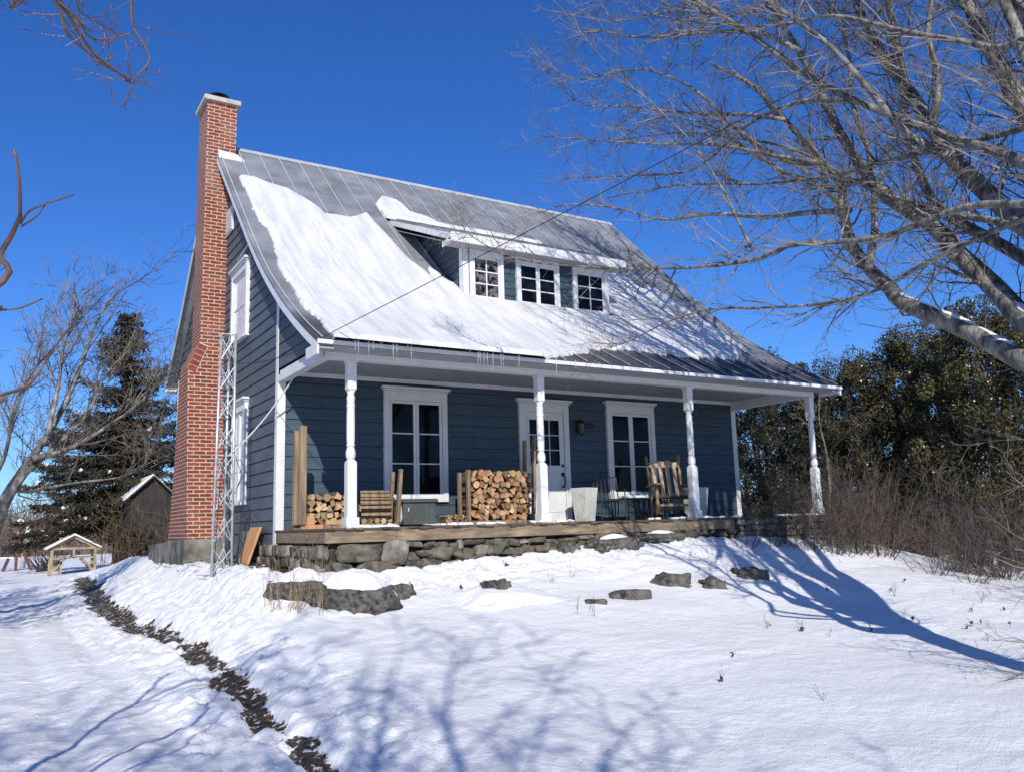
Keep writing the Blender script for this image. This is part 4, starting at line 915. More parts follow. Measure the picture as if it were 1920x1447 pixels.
def leaning(x, y, w_, h, th, m, label, lean=.28, name='plank'):
    mb = MB(); z0 = float(ground(x, y))-.06
    mb.hexa([(x-lean, y-w_/2, z0), (x-lean+th, y-w_/2, z0), (x-lean+th, y+w_/2, z0), (x-lean, y+w_/2, z0), (x-th, y-w_/2+.06, z0+h), (x, y-w_/2+.06, z0+h), (x, y+w_/2+.06, z0+h), (x-th, y+w_/2+.06, z0+h)])
    tag(mb.build(name, M[m], None, bevel=.004), label, 'board')
leaning(-.09, .78, .62, .66, .04, 'newwood', 'orange brown board leaning on the gable wall beside the mast')
leaning(-.07, 1.45, .55, .60, .09, 'concrete', 'grey slab leaning on the gable wall behind the orange board', .18, 'slab')
# cables
def cable(name, pts, r, m, label, cat='cable', sag=0):
    P = []
    for a, b_ in zip(pts[:-1], pts[1:]):
        a = np.array(a); b_ = np.array(b_)
        for k in range(12): f = k/12; P.append(a+(b_-a)*f-np.array((0, 0, sag*4*f*(1-f))))
    P.append(np.array(pts[-1])); mb = MB(); mb.tube(P, r, 6); tag(mb.build(name, M[m], None), label, cat)
e0 = np.array((-.16, -2.74, 2.62)); e1 = at(1290, 268, 9.6); e2 = e0+(e1-e0)*2.6
cable('service_cable', [e0, e2], .0055, 'wire', 'black overhead cable running from the left eave corner up into the bare maple', sag=.06)
cable('thin_cable', [e0+(-.02, 0, -.02), (-.66, .35, 2.75)], .006, 'wire', 'thin dark cable slung from the eave corner to the lattice mast', sag=.12)
cable('rope', [(.09, -.50, 2.42), (-.72, .25, 1.22)], .012, 'rope', 'pale rope sagging from the porch beam to the lattice mast', sag=.10)

# ------------------------------------------------------------------ rocks
def rock(px, py, sx, sy, sz, seed, label, dz=0, snowcap=0, name='rock', rot=0, group=None, y0=None):
    c = gp(px, py) if y0 is None else np.array(y0, float)
    t = thing(name, c, label, 'rock', group); mb = MB(); k = 10
    rs_ = np.random.RandomState(seed); V = []; F = []; idx = {}; g = np.linspace(-1, 1, k+1)
    def vid(p):
        key = tuple(np.round(p, 4))
        if key not in idx: idx[key] = len(V); V.append(np.array(p, float))
        return idx[key]
    for ax in range(3):
        for sg in (-1, 1):
            for i in range(k):
                for j in range(k):
                    q = []
                    for (u, v) in ((g[i], g[j]), (g[i+1], g[j]), (g[i+1], g[j+1]), (g[i], g[j+1])):
                        p = [0, 0, 0]; p[ax] = sg; p[(ax+1) % 3] = u; p[(ax+2) % 3] = v; q.append(vid(p))
                    F.append(tuple(q) if sg > 0 else tuple(q[::-1]))
    V = np.array(V); nn = V/np.linalg.norm(V, axis=1)[:, None]; V = V*.45+nn*.62
    nz = (fbm(V[:, 0]*1.4+seed*3.1, V[:, 1]*1.4+V[:, 2]*1.9+seed, 4)-.5)
    V = V*(1+nz[:, None]*(.5 if sx > .3 else .9))
    V = V*np.array((sx, sy, sz)); c_, s_ = math.cos(rot), math.sin(rot); V = np.stack([V[:, 0]*c_-V[:, 1]*s_, V[:, 0]*s_+V[:, 1]*c_, V[:, 2]], 1)
    W_ = V+c+np.array((0, 0, dz)); mb.add(W_, F); mb.build('boulder', M['rock'], t, smooth=True)
    if snowcap:
        gx_ = np.linspace(-1, 1, 36); A, B = np.meshgrid(gx_, gx_); rr = np.sqrt(A*A+B*B)+(fbm(A*2+seed, B*2, 3)-.5)*.5
        Zc = dz+sz*(.55+.25*np.sqrt(np.clip(1-(A*A+B*B), 0, 1)))+snowcap*np.sqrt(np.clip(1-rr, 0, 1))-.10*(rr**2)
        Xc = A*sx*1.0; Yc = B*sy*1.0+sy*.1
        V2 = np.stack([c[0]+Xc*c_-Yc*s_, c[1]+Xc*s_+Yc*c_, c[2]+Zc], -1).reshape(-1, 3); id_ = np.arange(36*36).reshape(36, 36); ok = rr < 1.02
        q = ok[:-1, :-1] & ok[:-1, 1:] & ok[1:, 1:] & ok[1:, :-1]; Fs = np.stack([id_[:-1, :-1], id_[:-1, 1:], id_[1:, 1:], id_[1:, :-1]], -1)[q]
        mb = MB(); mb.add(V2, [tuple(f) for f in Fs.tolist()]); mb.build('snow_cap', M['snow'], t, smooth=True)
    return t
rot_ = -YAW
rock(660, 1122, .54, .36, .22, 3, 'largest dark boulder in the snow, thick snow on top, in front of the porch corner', -0.02, .27, rot=rot_)
rock(748, 1106, .20, .18, .12, 5, 'dark rock joined to the right end of the largest boulder', .0, .16, rot=rot_)
rock(560, 1108, .40, .24, .15, 8, 'flat dark rock left of the largest boulder behind dry stalks', .0, .20, rot=rot_)
rock(925, 1112, .16, .22, .17, 12, 'thin rock edge poking out of a snow mound in mid slope', .0, 0, rot=rot_+.7)
rock(1180, 1120, .32, .17, .15, 15, 'long flat dark rock, leftmost of the row on the right slope', -.05, 0, rot=rot_+.25)
rock(1262, 1094, .27, .18, .17, 18, 'dark rock with snow at its foot, second from left in the row', -.05, 0, rot=rot_-.1)
rock(1338, 1098, .19, .15, .16, 22, 'small dark rock, third from left in the row on the slope', -.05, 0, rot=rot_+.2)
rock(1405, 1082, .24, .18, .18, 25, 'rounded dark rock partly crossed by snow, rightmost in the row', -.05, 0, rot=rot_)
rock(1118, 1137, .13, .05, .035, 31, 'small flat stone chip beside the frozen plant stalks', .01, 0, rot=rot_)
rock(1150, 1024, .50, .20, .13, 41, 'large snow dusted step stone below the porch edge', .02, .10, name='step_stone', rot=-.05)
rock(1240, 1014, .45, .18, .07, 45, 'thin dark slab lying right of the large step stone', .08, .07, name='step_stone', rot=0)
rock(1065, 1030, .16, .10, .10, 47, 'brown rock against the stone wall left of the step stone', .05, 0, rot=0)
# snow mound over hidden rock
mc = gp(960, 1128); gx_ = np.linspace(-1, 1, 40); A, B = np.meshgrid(gx_, gx_); rr = np.sqrt(A*A+B*B)
V2 = np.stack([mc[0]+A*.95, mc[1]+.15+B*.7, ground(mc[0]+A*.95, mc[1]+.15+B*.7)+.19*np.clip(1-(rr+.55*(fbm(A*1.6+5, B*1.6, 3)-.5))**2, 0, 1)**1.6-.05+.05*fbm(A*2.5, B*2.5, 3)*np.clip(1-rr, 0, 1)], -1).reshape(-1, 3); id_ = np.arange(1600).reshape(40, 40)
mb = MB(); mb.add(V2, [tuple(f) for f in np.stack([id_[:-1, :-1], id_[:-1, 1:], id_[1:, 1:], id_[1:, :-1]], -1).reshape(-1, 4).tolist()]); tag(mb.build('snow_mound', M['snow'], None, smooth=True), 'smooth snow mound beside the thin rock edge', 'snow mound')

# ------------------------------------------------------------------ vegetation
def rv(rnd): 
    while True:
        v = np.array((rnd.uniform(-1, 1), rnd.uniform(-1, 1), rnd.uniform(-1, 1)))
        if 1e-2 < v@v < 1: return v/math.sqrt(v@v)
def grow(S, p, d, L, r, lvl, rnd, trop=.05, seg=.22, ang=(.5, 1.0), kids=(.9, .0), jit=.16, minr=.0016, flat=0, ratio=(.35, .62), dens=2.6):
    n = max(3, int(L/seg)); st = L/n; px, py, pz = p; dx, dy, dz = d
    r0 = r
    for i in range(n):
        dx += rnd.gauss(0, jit); dy += rnd.gauss(0, jit); dz += rnd.gauss(0, jit)+trop
        if flat: dz *= (1-flat)
        m_ = math.sqrt(dx*dx+dy*dy+dz*dz)+1e-9; dx /= m_; dy /= m_; dz /= m_
        qx, qy, qz = px+dx*st, py+dy*st, pz+dz*st
        r1 = max(minr, r*(1-.78*(i+1)/n)); S.append((px, py, pz, qx, qy, qz, r0, r1))
        if lvl > 0 and i >= 0:
            k = dens*st/ (L*.22+.12) ; nk = int(k)+(rnd.random() < k-int(k))
            for _ in range(nk):
                f = (i+rnd.random())/n
                if f < .12: continue
                a = rnd.uniform(*ang); ax, ay, az = rv(rnd)
                # perpendicular component
                dot = ax*dx+ay*dy+az*dz; ax -= dot*dx; ay -= dot*dy; az -= dot*dz; mm = math.sqrt(ax*ax+ay*ay+az*az)+1e-9
                ca, sa = math.cos(a), math.sin(a)
                cd_ = (dx*ca+ax/mm*sa, dy*ca+ay/mm*sa, dz*ca+az/mm*sa)
                cl = L*rnd.uniform(*ratio)*(1-.45*f)
                t = rnd.random(); grow(S, (px+(qx-px)*t, py+(qy-py)*t, pz+(qz-pz)*t), cd_, cl, max(minr, r1*.62), lvl-1, rnd, trop, max(.06, seg*.8), ang, kids, jit*1.1, minr, 0, ratio, dens)
        px, py, pz = qx, qy, qz; r0 = r1
def catmull(P, k=6):
    P = [np.array(p, float) for p in P]; Q = [2*P[0]-P[1]]+P+[2*P[-1]-P[-2]]; out = []
    for i in range(1, len(Q)-2):
        a, b_, c, d = Q[i-1:i+3]
        for j in range(k):
            t = j/k; out.append(.5*((2*b_)+(c-a)*t+(2*a-5*b_+4*c-d)*t*t+(-a+3*b_-3*c+d)*t**3))
    out.append(P[-1]); return np.array(out)

# --- the big maple at the right
rnd = random.Random(77)
BASE = np.array((4.75, -9.80, 0.0)); BASE[2] = float(ground(BASE[0], BASE[1]))
maple = thing('bare_maple', BASE, 'large bare maple with snow on its limbs, reaching in from the right', 'tree')
LIMBS = []   # (points, r0, r1)
def limb(pp, d0, d1, r0, r1, start=None, bow=0):
    n = len(pp); P = [at(a, b_, d0+(d1-d0)*i/(n-1)+bow*math.sin(PI*i/(n-1))) for i, (a, b_) in enumerate(pp)]
    if start is not None: P = [np.array(start, float)]+P
    Q = catmull(P, 5); LIMBS.append((Q, np.linspace(r0, r1, len(Q))**1.0))
    return Q
FK = BASE+np.array((-.05, .1, 2.2)); 
tr = catmull([BASE+(0, 0, -.3), BASE+(0.02, 0, .6), BASE+(-.02, .05, 1.4), FK], 6)
mb = MB(); mb.tube(tr, [.23-.04*i/(len(tr)-1)+.10*max(0, 1-i/5) for i in range(len(tr))], 14); mb.build('trunk', M['bark'], maple, smooth=True)
limb([(2010, 720), (1910, 672), (1815, 620), (1695, 568), (1666, 537), (1628, 503), (1599, 460), (1582, 407), (1575, 335), (1541, 307), (1508, 268), (1455, 206), (1407, 158), (1335, 120)], 8.6, 15.2, .112, .024, FK+(0, 0, -.2))
limb([(2030, 690), (1920, 599), (1862, 537), (1790, 470), (1747, 422), (1671, 374), (1632, 335), (1589, 273), (1565, 230), (1537, 168), (1498, 96), (1446, 10), (1400, -90)], 9.0, 15.5, .125, .034, FK)
limb([(2010, 520), (1920, 422), (1853, 364), (1786, 297), (1747, 240), (1709, 177), (1671, 129), (1637, 72), (1608, 10), (1570, -120)], 9.2, 15.5, .12, .05, FK+(0, .1, .2))
limb([(2000, 330), (1920, 206), (1886, 144), (1853, 86), (1824, 29), (1790, -60), (1740, -220)], 9.6, 13.5, .12, .05, FK+(0.1, .1, .3))
limb([(2030, 360), (1920, 307), (1862, 283), (1786, 259), (1719, 235), (1599, 187), (1527, 149), (1455, 101), (1383, 48), (1307, 0), (1220, -80)], 8.4, 13.5, .062, .022, FK+(-.1, 0, .3))
limb([(2000, 384), (1920, 383), (1815, 388), (1719, 422), (1647, 446), (1551, 455), (1479, 462), (1407, 489), (1311, 501), (1240, 503), (1144, 503), (1000, 492), (930, 470), (880, 440), (868, 425)], 7.8, 12.6, .040, .005, FK+(-.1, -.2, .3))
limb([(1990, 400), (1920, 412), (1815, 455), (1719, 503), (1661, 537), (1575, 565), (1455, 577), (1335, 580), (1250, 605), (1180, 640), (1130, 655)], 7.6, 12.6, .034, .005, FK+(-.1, -.1, .25))
limb([(1990, 200), (1920, 240), (1767, 278), (1623, 314), (1551, 331), (1431, 345), (1335, 345), (1240, 352), (1140, 372)], 8.3, 15.6, .04, .008, FK+(0, 0, .4))
limb([(1407, 462), (1383, 412), (1355, 355), (1297, 268), (1230, 201), (1139, 120), (1048, 10)], 9.8, 13.5, .019, .006)
limb([(1594, 395), (1510, 400), (1431, 407), (1335, 402), (1240, 412), (1168, 393), (1072, 383), (1010, 400)], 11.0, 15.8, .040, .006)
limb([(1629, 503), (1640, 420), (1632, 300), (1600, 200), (1590, 100), (1560, 0)], 10.3, 14.5, .05, .022)
limb([(1541, 307), (1440, 290), (1340, 272), (1220, 270), (1100, 262), (1010, 255)], 12.2, 16.2, .036, .006)
limb([(1471, 225), (1400, 215), (1300, 214), (1180, 200), (1080, 190), (1000, 95)], 13.0, 16.5, .034, .006)
limb([(1600, 190), (1500, 192), (1400, 235), (1300, 318), (1180, 330), (1060, 335)], 11.0, 15.6, .036, .006)
limb([(1786, 297), (1700, 250), (1640, 180), (1560, 90), (1480, 30), (1400, -30)], 10.2, 11, .05, .012)
limb([(1747, 240), (1760, 150), (1740, 60), (1760, -60)], 10.5, 11.5, .05, .02)
limb([(1940, 470), (1880, 420), (1800, 405), (1700, 380), (1640, 360), (1500, 285), (1400, 262), (1280, 250), (1160, 262)], 8.6, 15.4, .046, .007, FK+(0, 0, .3))
limb([(2020, 560), (1925, 488), (1840, 440), (1770, 400), (1730, 340), (1700, 240), (1690, 120), (1660, -20)], 10.0, 13.5, .085, .035, FK+(.1, .2, .2))
limb([(1500, 96), (1420, 60), (1330, 62), (1200, 70), (1120, 60), (1040, 82)], 13.0, 16.3, .036, .006)
limb([(1960, 140), (1860, 90), (1700, 60), (1560, 30), (1440, 50), (1300, 40), (1180, 20)], 8.6, 13.8, .042, .006, FK+(0, 0, .5))
Q = catmull([BASE+np.array(q) for q in ((-.1, -.42, -.3), (-.14, -.48, .6), (-.12, -.46, 1.8), (.0, -.35, 3.4), (.1, -.1, 5.4), (.3, .4, 7.6))], 6); LIMBS.append((Q, np.linspace(.12, .05, len(Q))))
limb([(1541, 307), (1470, 300), (1380, 240), (1290, 160), (1190, 130), (1090, 150), (1030, 130)], 12.5, 16.2, .038, .006)
limb([(1632, 335), (1540, 350), (1430, 300), (1330, 235), (1220, 225), (1130, 300)], 12.0, 16.0, .038, .006)
limb([(1446, 10), (1370, 30), (1270, 20), (1150, 40), (1060, 20)], 14.8, 16.5, .03, .006)
# leaning right stem and back limbs: outside the frame, they throw the shadows on slope and roof
R3 = lambda *p: catmull([FK]+[BASE+np.array(q) for q in p], 6)
for pts, r0, r1 in (([(.7, .1, 3.4), (1.4, .5, 5.0), (2.3, 1.0, 6.6), (3.2, 1.6, 8.6)], .10, .035), ([(.2, .0, 3.8), (.5, .1, 6.4), (.5, 1.4, 9.2), (.4, 3.4, 11.5), (.3, 5.2, 13.2)], .15, .03), ([(.3, .0, 3.8), (.9, .0, 6.2), (1.6, 1.4, 9.0), (2.4, 3.6, 11.0), (3.0, 5.6, 12.6)], .15, .03),
    ([(.2, -.1, 4.0), (.3, -.2, 6.8), (-.4, 1.0, 9.4), (-1.2, 2.6, 11.4), (-2.0, 4.2, 12.6)], .13, .03), ([(.5, .0, 3.6), (1.3, -.2, 6.0), (2.6, .8, 8.6), (4.0, 2.4, 10.4), (5.0, 4.2, 11.6)], .13, .03), ([(.3, -.1, 4.0), (.5, -.3, 7.0), (.6, .6, 10.0), (.6, 2.0, 13.0), (.9, 3.2, 15.0)], .13, .03),
    ([(.4, -.1, 4.0), (.8, .0, 7.2), (1.2, 1.6, 9.6), (1.4, 4.2, 10.6), (1.6, 6.6, 11.2)], .12, .03)):
    Q = R3(*pts); LIMBS.append((Q, np.linspace(r0, r1, len(Q))))
TW = []
for li, (Q, R_) in enumerate(LIMBS):
    mb = MB(); mb.tube(Q, R_, 10 if R_[0] > .05 else 6); mb.build('limb', M['bark'], maple, smooth=True)
    Ln = float(np.sum(np.linalg.norm(np.diff(Q, axis=0), axis=1)))
    nk = int(Ln*(4.4 if R_[0] > .07 else 5.8)) if li < 25 else int(Ln*3.6)
    left = -RT*.75+FW*.25+np.array((0, 0, .25))
    for k in range(nk):
        f = rnd.uniform(.08, 1)**(.62 if li < 18 else 1) if li < 25 else rnd.uniform(.25, 1)
        i = int(f*(len(Q)-1)); i = min(i, len(Q)-2); d = Q[i+1]-Q[i]; d = d/np.linalg.norm(d)
        v = rv(rnd); v = v+left*(.9 if rnd.random() < .7 else 0); v = v-d*(v@d); v /= np.linalg.norm(v)+1e-9
        a = rnd.uniform(.45, 1.05); cdv = d*math.cos(a)+v*math.sin(a)
        thick = R_[0] > .07
        Lc = rnd.uniform(.5, 1.9)*(1.0 if thick else .62)*(1-.3*f); lv = 2 if Lc > .75 else 1
        if li >= 25:
            if f < .5 or rnd.random() < .35: continue
            grow(TW, tuple(Q[i]), tuple(cdv), rnd.uniform(1.8, 4.2), rnd.uniform(.030, .052), 2, rnd, trop=.02, seg=.3, jit=.10, dens=1.25, minr=.008); continue
        grow(TW, tuple(Q[i]), tuple(cdv), Lc, min(R_[i]*.6, .006+.008*Lc), lv, rnd, trop=.035, seg=.13, jit=.16, dens=2.2, minr=.0021)
    # terminal spray
    for k in range(4): 
        d = Q[-1]-Q[-3]; d /= np.linalg.norm(d); grow(TW, tuple(Q[-1-k*2]), tuple(d+rv(rnd)*.5), rnd.uniform(.4, 1.0), .006, 2, rnd, trop=.03, seg=.12, minr=.0019)
print('maple twigs', len(TW))
mb = MB(); mb.segs(TW, 3); mb.build('twigs', M['twig'], maple)
mb = MB()
for li, f0, f1 in ((0, .10, .36), (0, .40, .5), (1, .34, .50), (1, .12, .2), (2, .2, .3), (3, .15, .3), (3, .45, .6), (9, .0, .5), (17, .15, .35), (6, .1, .15)):
    Q, R_ = LIMBS[li]; i0, i1 = int(f0*len(Q)), int(f1*len(Q)); k = i1-i0
    if k < 3: continue
    mb = MB(); mb.tube([Q[i]+np.array((0, 0, R_[i]*.62))+RT*(-R_[i]*.05) for i in range(i0, i1)], [max(.004, R_[i]*.62*math.sin(PI*(i-i0+.3)/k)**.4*rnd.uniform(.8, 1.05)) for i in range(i0, i1)], 9)
    mb.build('limb_snow', M['snow'], maple, smooth=True)

# --- near sapling at the left frame edge
def tree_from(name, base, label, limbs, tw, trunkm, twm, group=None, minr=.002, tr_r=(.1, .05), top=None, cat='tree'):
    t = thing(name, base, label, cat, group)
    mb = MB(); Q = catmull([base+np.array((0, 0, -.2))]+[np.array(q) for q in top], 5); mb.tube(Q, np.linspace(tr_r[0], tr_r[1], len(Q)), 9); mb.build('trunk', trunkm, t, smooth=True)
    for P, r0, r1 in limbs:
        Q = catmull(P, 5); mb = MB(); mb.tube(Q, np.linspace(r0, r1, len(Q)), 7); mb.build('limb', trunkm, t, smooth=True)
    for q_ in (tw if tw and isinstance(tw[0], list) else [tw]):
        if q_: mb = MB(); mb.segs(q_, 3); mb.build('twigs', twm, t)
    return t
rnd = random.Random(5)
b0 = np.array((-5.25, -10.0, float(ground(-5.25, -10.0)))); tp = [b0+(0, 0, .9), b0+(.03, .02, 1.9), b0+(.02, -.1, 3.0), b0+(.2, -.2, 4.6)]
lm = [([b0+(0, 0, 1.2), at(-80, 985, 4.2), at(0, 920, 4.3), at(42, 840, 4.4), at(72, 770, 4.5)], .02, .011), ([at(72, 770, 4.5), at(70, 690, 4.6), at(58, 600, 4.6)][:1]+[at(66, 740, 4.5), at(48, 640, 4.5), at(42, 480, 4.6), at(38, 400, 4.7), at(27, 280, 4.7)], .009, .006),
      ([at(38, 420, 4.7), at(62, 392, 4.7), at(138, 366, 4.8)], .006, .004), ([at(40, 425, 4.7), at(70, 405, 4.7), at(88, 378, 4.75)], .005, .003), ([b0+(0, 0, 1.5), at(-60, 780, 4.2), at(0, 742, 4.3), at(55, 720, 4.4), at(100, 655, 4.5), at(145, 594, 4.6)], .011, .0045),
      ([b0+(0, 0, 2.0), at(-60, 590, 4.4), at(0, 582, 4.5), at(40, 577, 4.5), at(80, 560, 4.5)], .006, .004)]
lm[0] = ([b0+(0, 0, 1.7), at(-40, 560, 4.4), at(0, 478, 4.5), at(22, 440, 4.6), at(38, 405, 4.7)], .016, .010)
lm[1] = ([at(38, 405, 4.7), at(36, 340, 4.7), at(27, 280, 4.7)], .009, .006)
lm += [([b0+(.1, -.15, 3.9), at(60, -60, 4.6), at(110, 0, 4.6), at(175, 100, 4.7), at(240, 150, 4.8), at(233, 152, 4.8)], .012, .004), ([b0+(.1, -.15, 3.8), at(40, -100, 4.5), at(105, 0, 4.6), at(125, 60, 4.6), at(165, 100, 4.7), at(205, 130, 4.7), at(276, 158, 4.8)], .010, .003),
       ([at(245, -60, 4.8), at(246, 0, 4.8), at(250, 50, 4.8), at(272, 88, 4.8), at(280, 116, 4.8), at(258, 142, 4.8), at(232, 196, 4.8)], .007, .0025), ([b0+(.1, -.15, 3.9), at(160, -70, 4.7), at(245, -60, 4.8)], .012, .007), ([at(105, 0, 4.6), at(140, 30, 4.6), at(178, 74, 4.7), at(250, 62, 4.8)], .006, .003), ([b0+(.05, -.1, 3.4), at(0, -20, 4.5), at(20, 15, 4.5), at(26, -10, 4.5)], .010, .006), ([at(140, -10, 4.6), at(150, 22, 4.6), at(180, 40, 4.6)], .004, .002)]
lm[-8+1-1] = lm[-8]
tw = []
for P, r0, r1 in lm[6:]:
    Q = catmull(P, 5); tw.append([])
    for k in range(7): i = rnd.randrange(len(Q)//3, len(Q)-1); grow(tw[-1], tuple(Q[i]), tuple(rv(rnd)), rnd.uniform(.08, .28), .003, 1, rnd, seg=.06, minr=.0016)
tree_from('young_tree', b0, 'thin reddish young tree whose bare twigs reach in at the left edge, nearest the camera', lm, tw, M['twig_red'], M['twig_red'], top=tp, tr_r=(.045, .02))

# --- generic bare tree
def bare_tree(base, h, label, seed, r=.16, spread=.5, lean=(0, 0, 0), nl=14, lvl=3, minr=.006, dens=2.2, name='bare_tree', group=None, l0=.25, seg=.35, mtr=None, up=.35):
    rnd = random.Random(seed); base = np.array(base, float); t = thing(name, base, label, 'tree', group)
    P = [base+(0, 0, -.3)]; 
    for i in range(1, 7): f = i/6; P.append(base+np.array((lean[0]*f*f, lean[1]*f*f, h*f))+np.array((rnd.uniform(-.03, .03)*h*.5, rnd.uniform(-.03, .03)*h*.5, 0)))
    Q = catmull(P, 5); R_ = np.linspace(r, r*.08, len(Q)); mb = MB(); mb.tube(Q, R_, 9); mb.build('trunk', mtr or M['bark'], t, smooth=True)
    S = []
    for k in range(nl):
        f = l0+(1-l0)*((k+rnd.random())/nl); i = min(int(f*(len(Q)-1)), len(Q)-2); a = rnd.uniform(0, 2*PI)
        el = rnd.uniform(.35, .9); d = np.array((math.cos(a)*math.cos(el), math.sin(a)*math.cos(el), math.sin(el)))
        grow(S, tuple(Q[i]), tuple(d), h*spread*(1.1-f*.75)*rnd.uniform(.75, 1.1), max(minr*1.2, R_[i]*.5), lvl, rnd, trop=.05, seg=seg, jit=.11, minr=minr, dens=dens)
    mb = MB(); mb.segs(S, 3); mb.build('crown', M['twig'], t); return t
g = lambda x, y: float(ground(x, y))
def gpos(px, dist):
    az = YAW+math.atan((px-960)/FPX); return CAM[0]+dist*math.sin(az), CAM[1]+dist*math.cos(az)
# left background: multi-stem leaning tree
rnd = random.Random(9); bx, by = gpos(-25, 20); b0 = np.array((bx, by, g(bx, by)))
S = []; lm = []
for pts, r0, r1 in (([(0, 960), (60, 860), (110, 780), (150, 690), (175, 620), (205, 560)], .10, .015), ([(20, 930), (90, 850), (160, 780), (200, 700), (250, 650)], .06, .012), ([(60, 860), (130, 840), (200, 800), (280, 740), (300, 700)], .06, .012), ([(0, 940), (60, 920), (140, 905), (240, 890), (290, 850)], .05, .01), ([(90, 815), (110, 720), (120, 650), (150, 570)], .05, .01), ([(-20, 930), (10, 850), (30, 760), (60, 700), (110, 640)], .06, .01)):
    P = [at(a, b_, 19+1.5*i/len(pts)) for i, (a, b_) in enumerate(pts)]
    lm.append(([b0+(0, 0, .3)]+P if pts[0][0] <= 20 else P, r0, r1)); Q = catmull(P, 5)
    for k in range(16):
        i = rnd.randrange(3, len(Q)-1); d = Q[i+1]-Q[i]; d /= np.linalg.norm(d); grow(S, tuple(Q[i]), tuple(d+rv(rnd)*.75+np.array((0, 0, .25))), rnd.uniform(.8, 2.0), .016, 2, rnd, trop=.06, seg=.25, minr=.0045, jit=.1, dens=2.4)
tree_from('bare_tree', b0, 'leaning bare tree with forked pale trunk in front of the spruce', lm, S, M['bark'], M['twig'], top=[b0+(0, 0, .3), lm[0][0][1], lm[0][0][2]], tr_r=(.15, .10))
bx, by = -6.3, -1.0; bare_tree((bx, by, g(bx, by)), 8.0, 'bare tree whose fine outer twigs show at the left edge above the leaning tree', 31, r=.13, spread=.42, nl=26, lvl=2, minr=.0042, dens=3.0, seg=.22)
# trees behind the camera: their shadows lie across the foreground snow
for k, (x, y, h, lean, sd2) in enumerate(((-6.5, -18.2, 9.5, (.3, -.3, 0), 41), (-8.2, -18.0, 10, (.6, 0, 0), 43), (-7.4, -20.5, 11.0, (.2, 0, 0), 47), (-5.6, -18.4, 9.5, (0, 0, 0), 73))):
    bare_tree((x, y, -1.8), h, 'tall bare tree behind the viewpoint casting shadow on the near snow', sd2, r=.11, spread=.46, lean=lean, nl=17, lvl=2, minr=.008, dens=1.8, seg=.4, group='bare trees behind the viewpoint')
bare_tree((-7.8, 1.0, -1.6), 8, 'bare tree left of the driveway throwing long shadows over it', 61, r=.22, spread=.45, nl=16, lvl=2, minr=.01, dens=2.0, seg=.4)
bare_tree((-9.5, 5.5, -1.6), 9, 'tall bare tree far left beyond the driveway', 67, r=.25, spread=.45, nl=16, lvl=2, minr=.01, dens=2.0, seg=.4)

# --- leaf-card clouds
def cards(C, size, rs_, aspect=.5, updir=None, droop=0):
    n = len(C); d = rs_.normal(size=(n, 3)); 
    if updir is not None: d = d*.55+updir
    d /= np.linalg.norm(d, axis=1)[:, None]; e = rs_.normal(size=(n, 3)); e -= d*np.sum(e*d, 1)[:, None]; e /= np.linalg.norm(e, axis=1)[:, None]
    s = (size*rs_.uniform(.55, 1.3, n))[:, None]
    return np.stack([C-d*s*.5-e*s*aspect*.22, C-d*s*.1+e*s*aspect*.5, C+d*s*.5+e*s*aspect*.05, C+d*s*.0-e*s*aspect*.5], 1)
def spruce(base, h, label, seed):
    rs_ = np.random.RandomState(seed); t = thing('spruce_tree', base, label, 'tree'); base = np.array(base, float)
    mb = MB(); mb.tube([base+(0, 0, -.3), base+(0, 0, h*.5), base+(0, 0, h*.99)], [.22, .13, .02], 8); mb.build('trunk', M['darkwood'], t)
    C = []; U = []; S = []; SN = []; z = h*.17
    while z < h*.985:
        f = z/h; nb = int(7-2*f); R0 = h*.43*(1-f)**.85+.15
        for k in range(nb):
            a = rs_.uniform(0, 2*PI); R_ = R0*rs_.uniform(.6, 1.12); m_ = max(4, int(R_/.13)); prev = base+np.array((0, 0, z))
            tilt = .30*(f-.35)
            for i in range(1, m_+1):
                q = i/m_; p = base+np.array((math.cos(a)*R_*q, math.sin(a)*R_*q, z+R_*(tilt*q-.42*q*q*(1-f)+.20*q**4)))
                S.append((*prev, *p, .03*(1-q)+.006, .028*(1-q)+.005)); prev = p
                w_ = .10+.22*R_*(1-q)*q*2
                kk = int(24+16*(1-f)); pts = p+np.stack([rs_.normal(0, w_, kk)*-math.sin(a)+rs_.normal(0, .07, kk), rs_.normal(0, w_, kk)*math.cos(a)+rs_.normal(0, .07, kk), -np.abs(rs_.normal(0, .13, kk))+.05], 1)
                C.append(pts); U.append(np.tile(np.array((math.cos(a), math.sin(a), -.75)), (kk, 1)))
                if q > .45 and rs_.rand() < .14 and f < .6: SN.append(p+(rs_.normal(0, w_*.7), rs_.normal(0, w_*.7), .05))
        z += h*.028*rs_.uniform(.7, 1.3)
    C = np.vstack(C); U = np.vstack(U)
    mb = MB(); mb.quads(cards(C, .15, rs_, .36, U)); mb.build('needles', M['needles'], t)
    mb = MB(); mb.segs(S, 3); mb.build('branches', M['darkwood'], t)
    if SN: mb = MB(); mb.quads(cards(np.array(SN), .22, rs_, .8)); mb.build('snow_clumps', M['snow'], t)
bx, by = gpos(225, 34); spruce((bx, by, g(bx, by)), 9.3, 'tall dark spruce left of the brick chimney', 3)
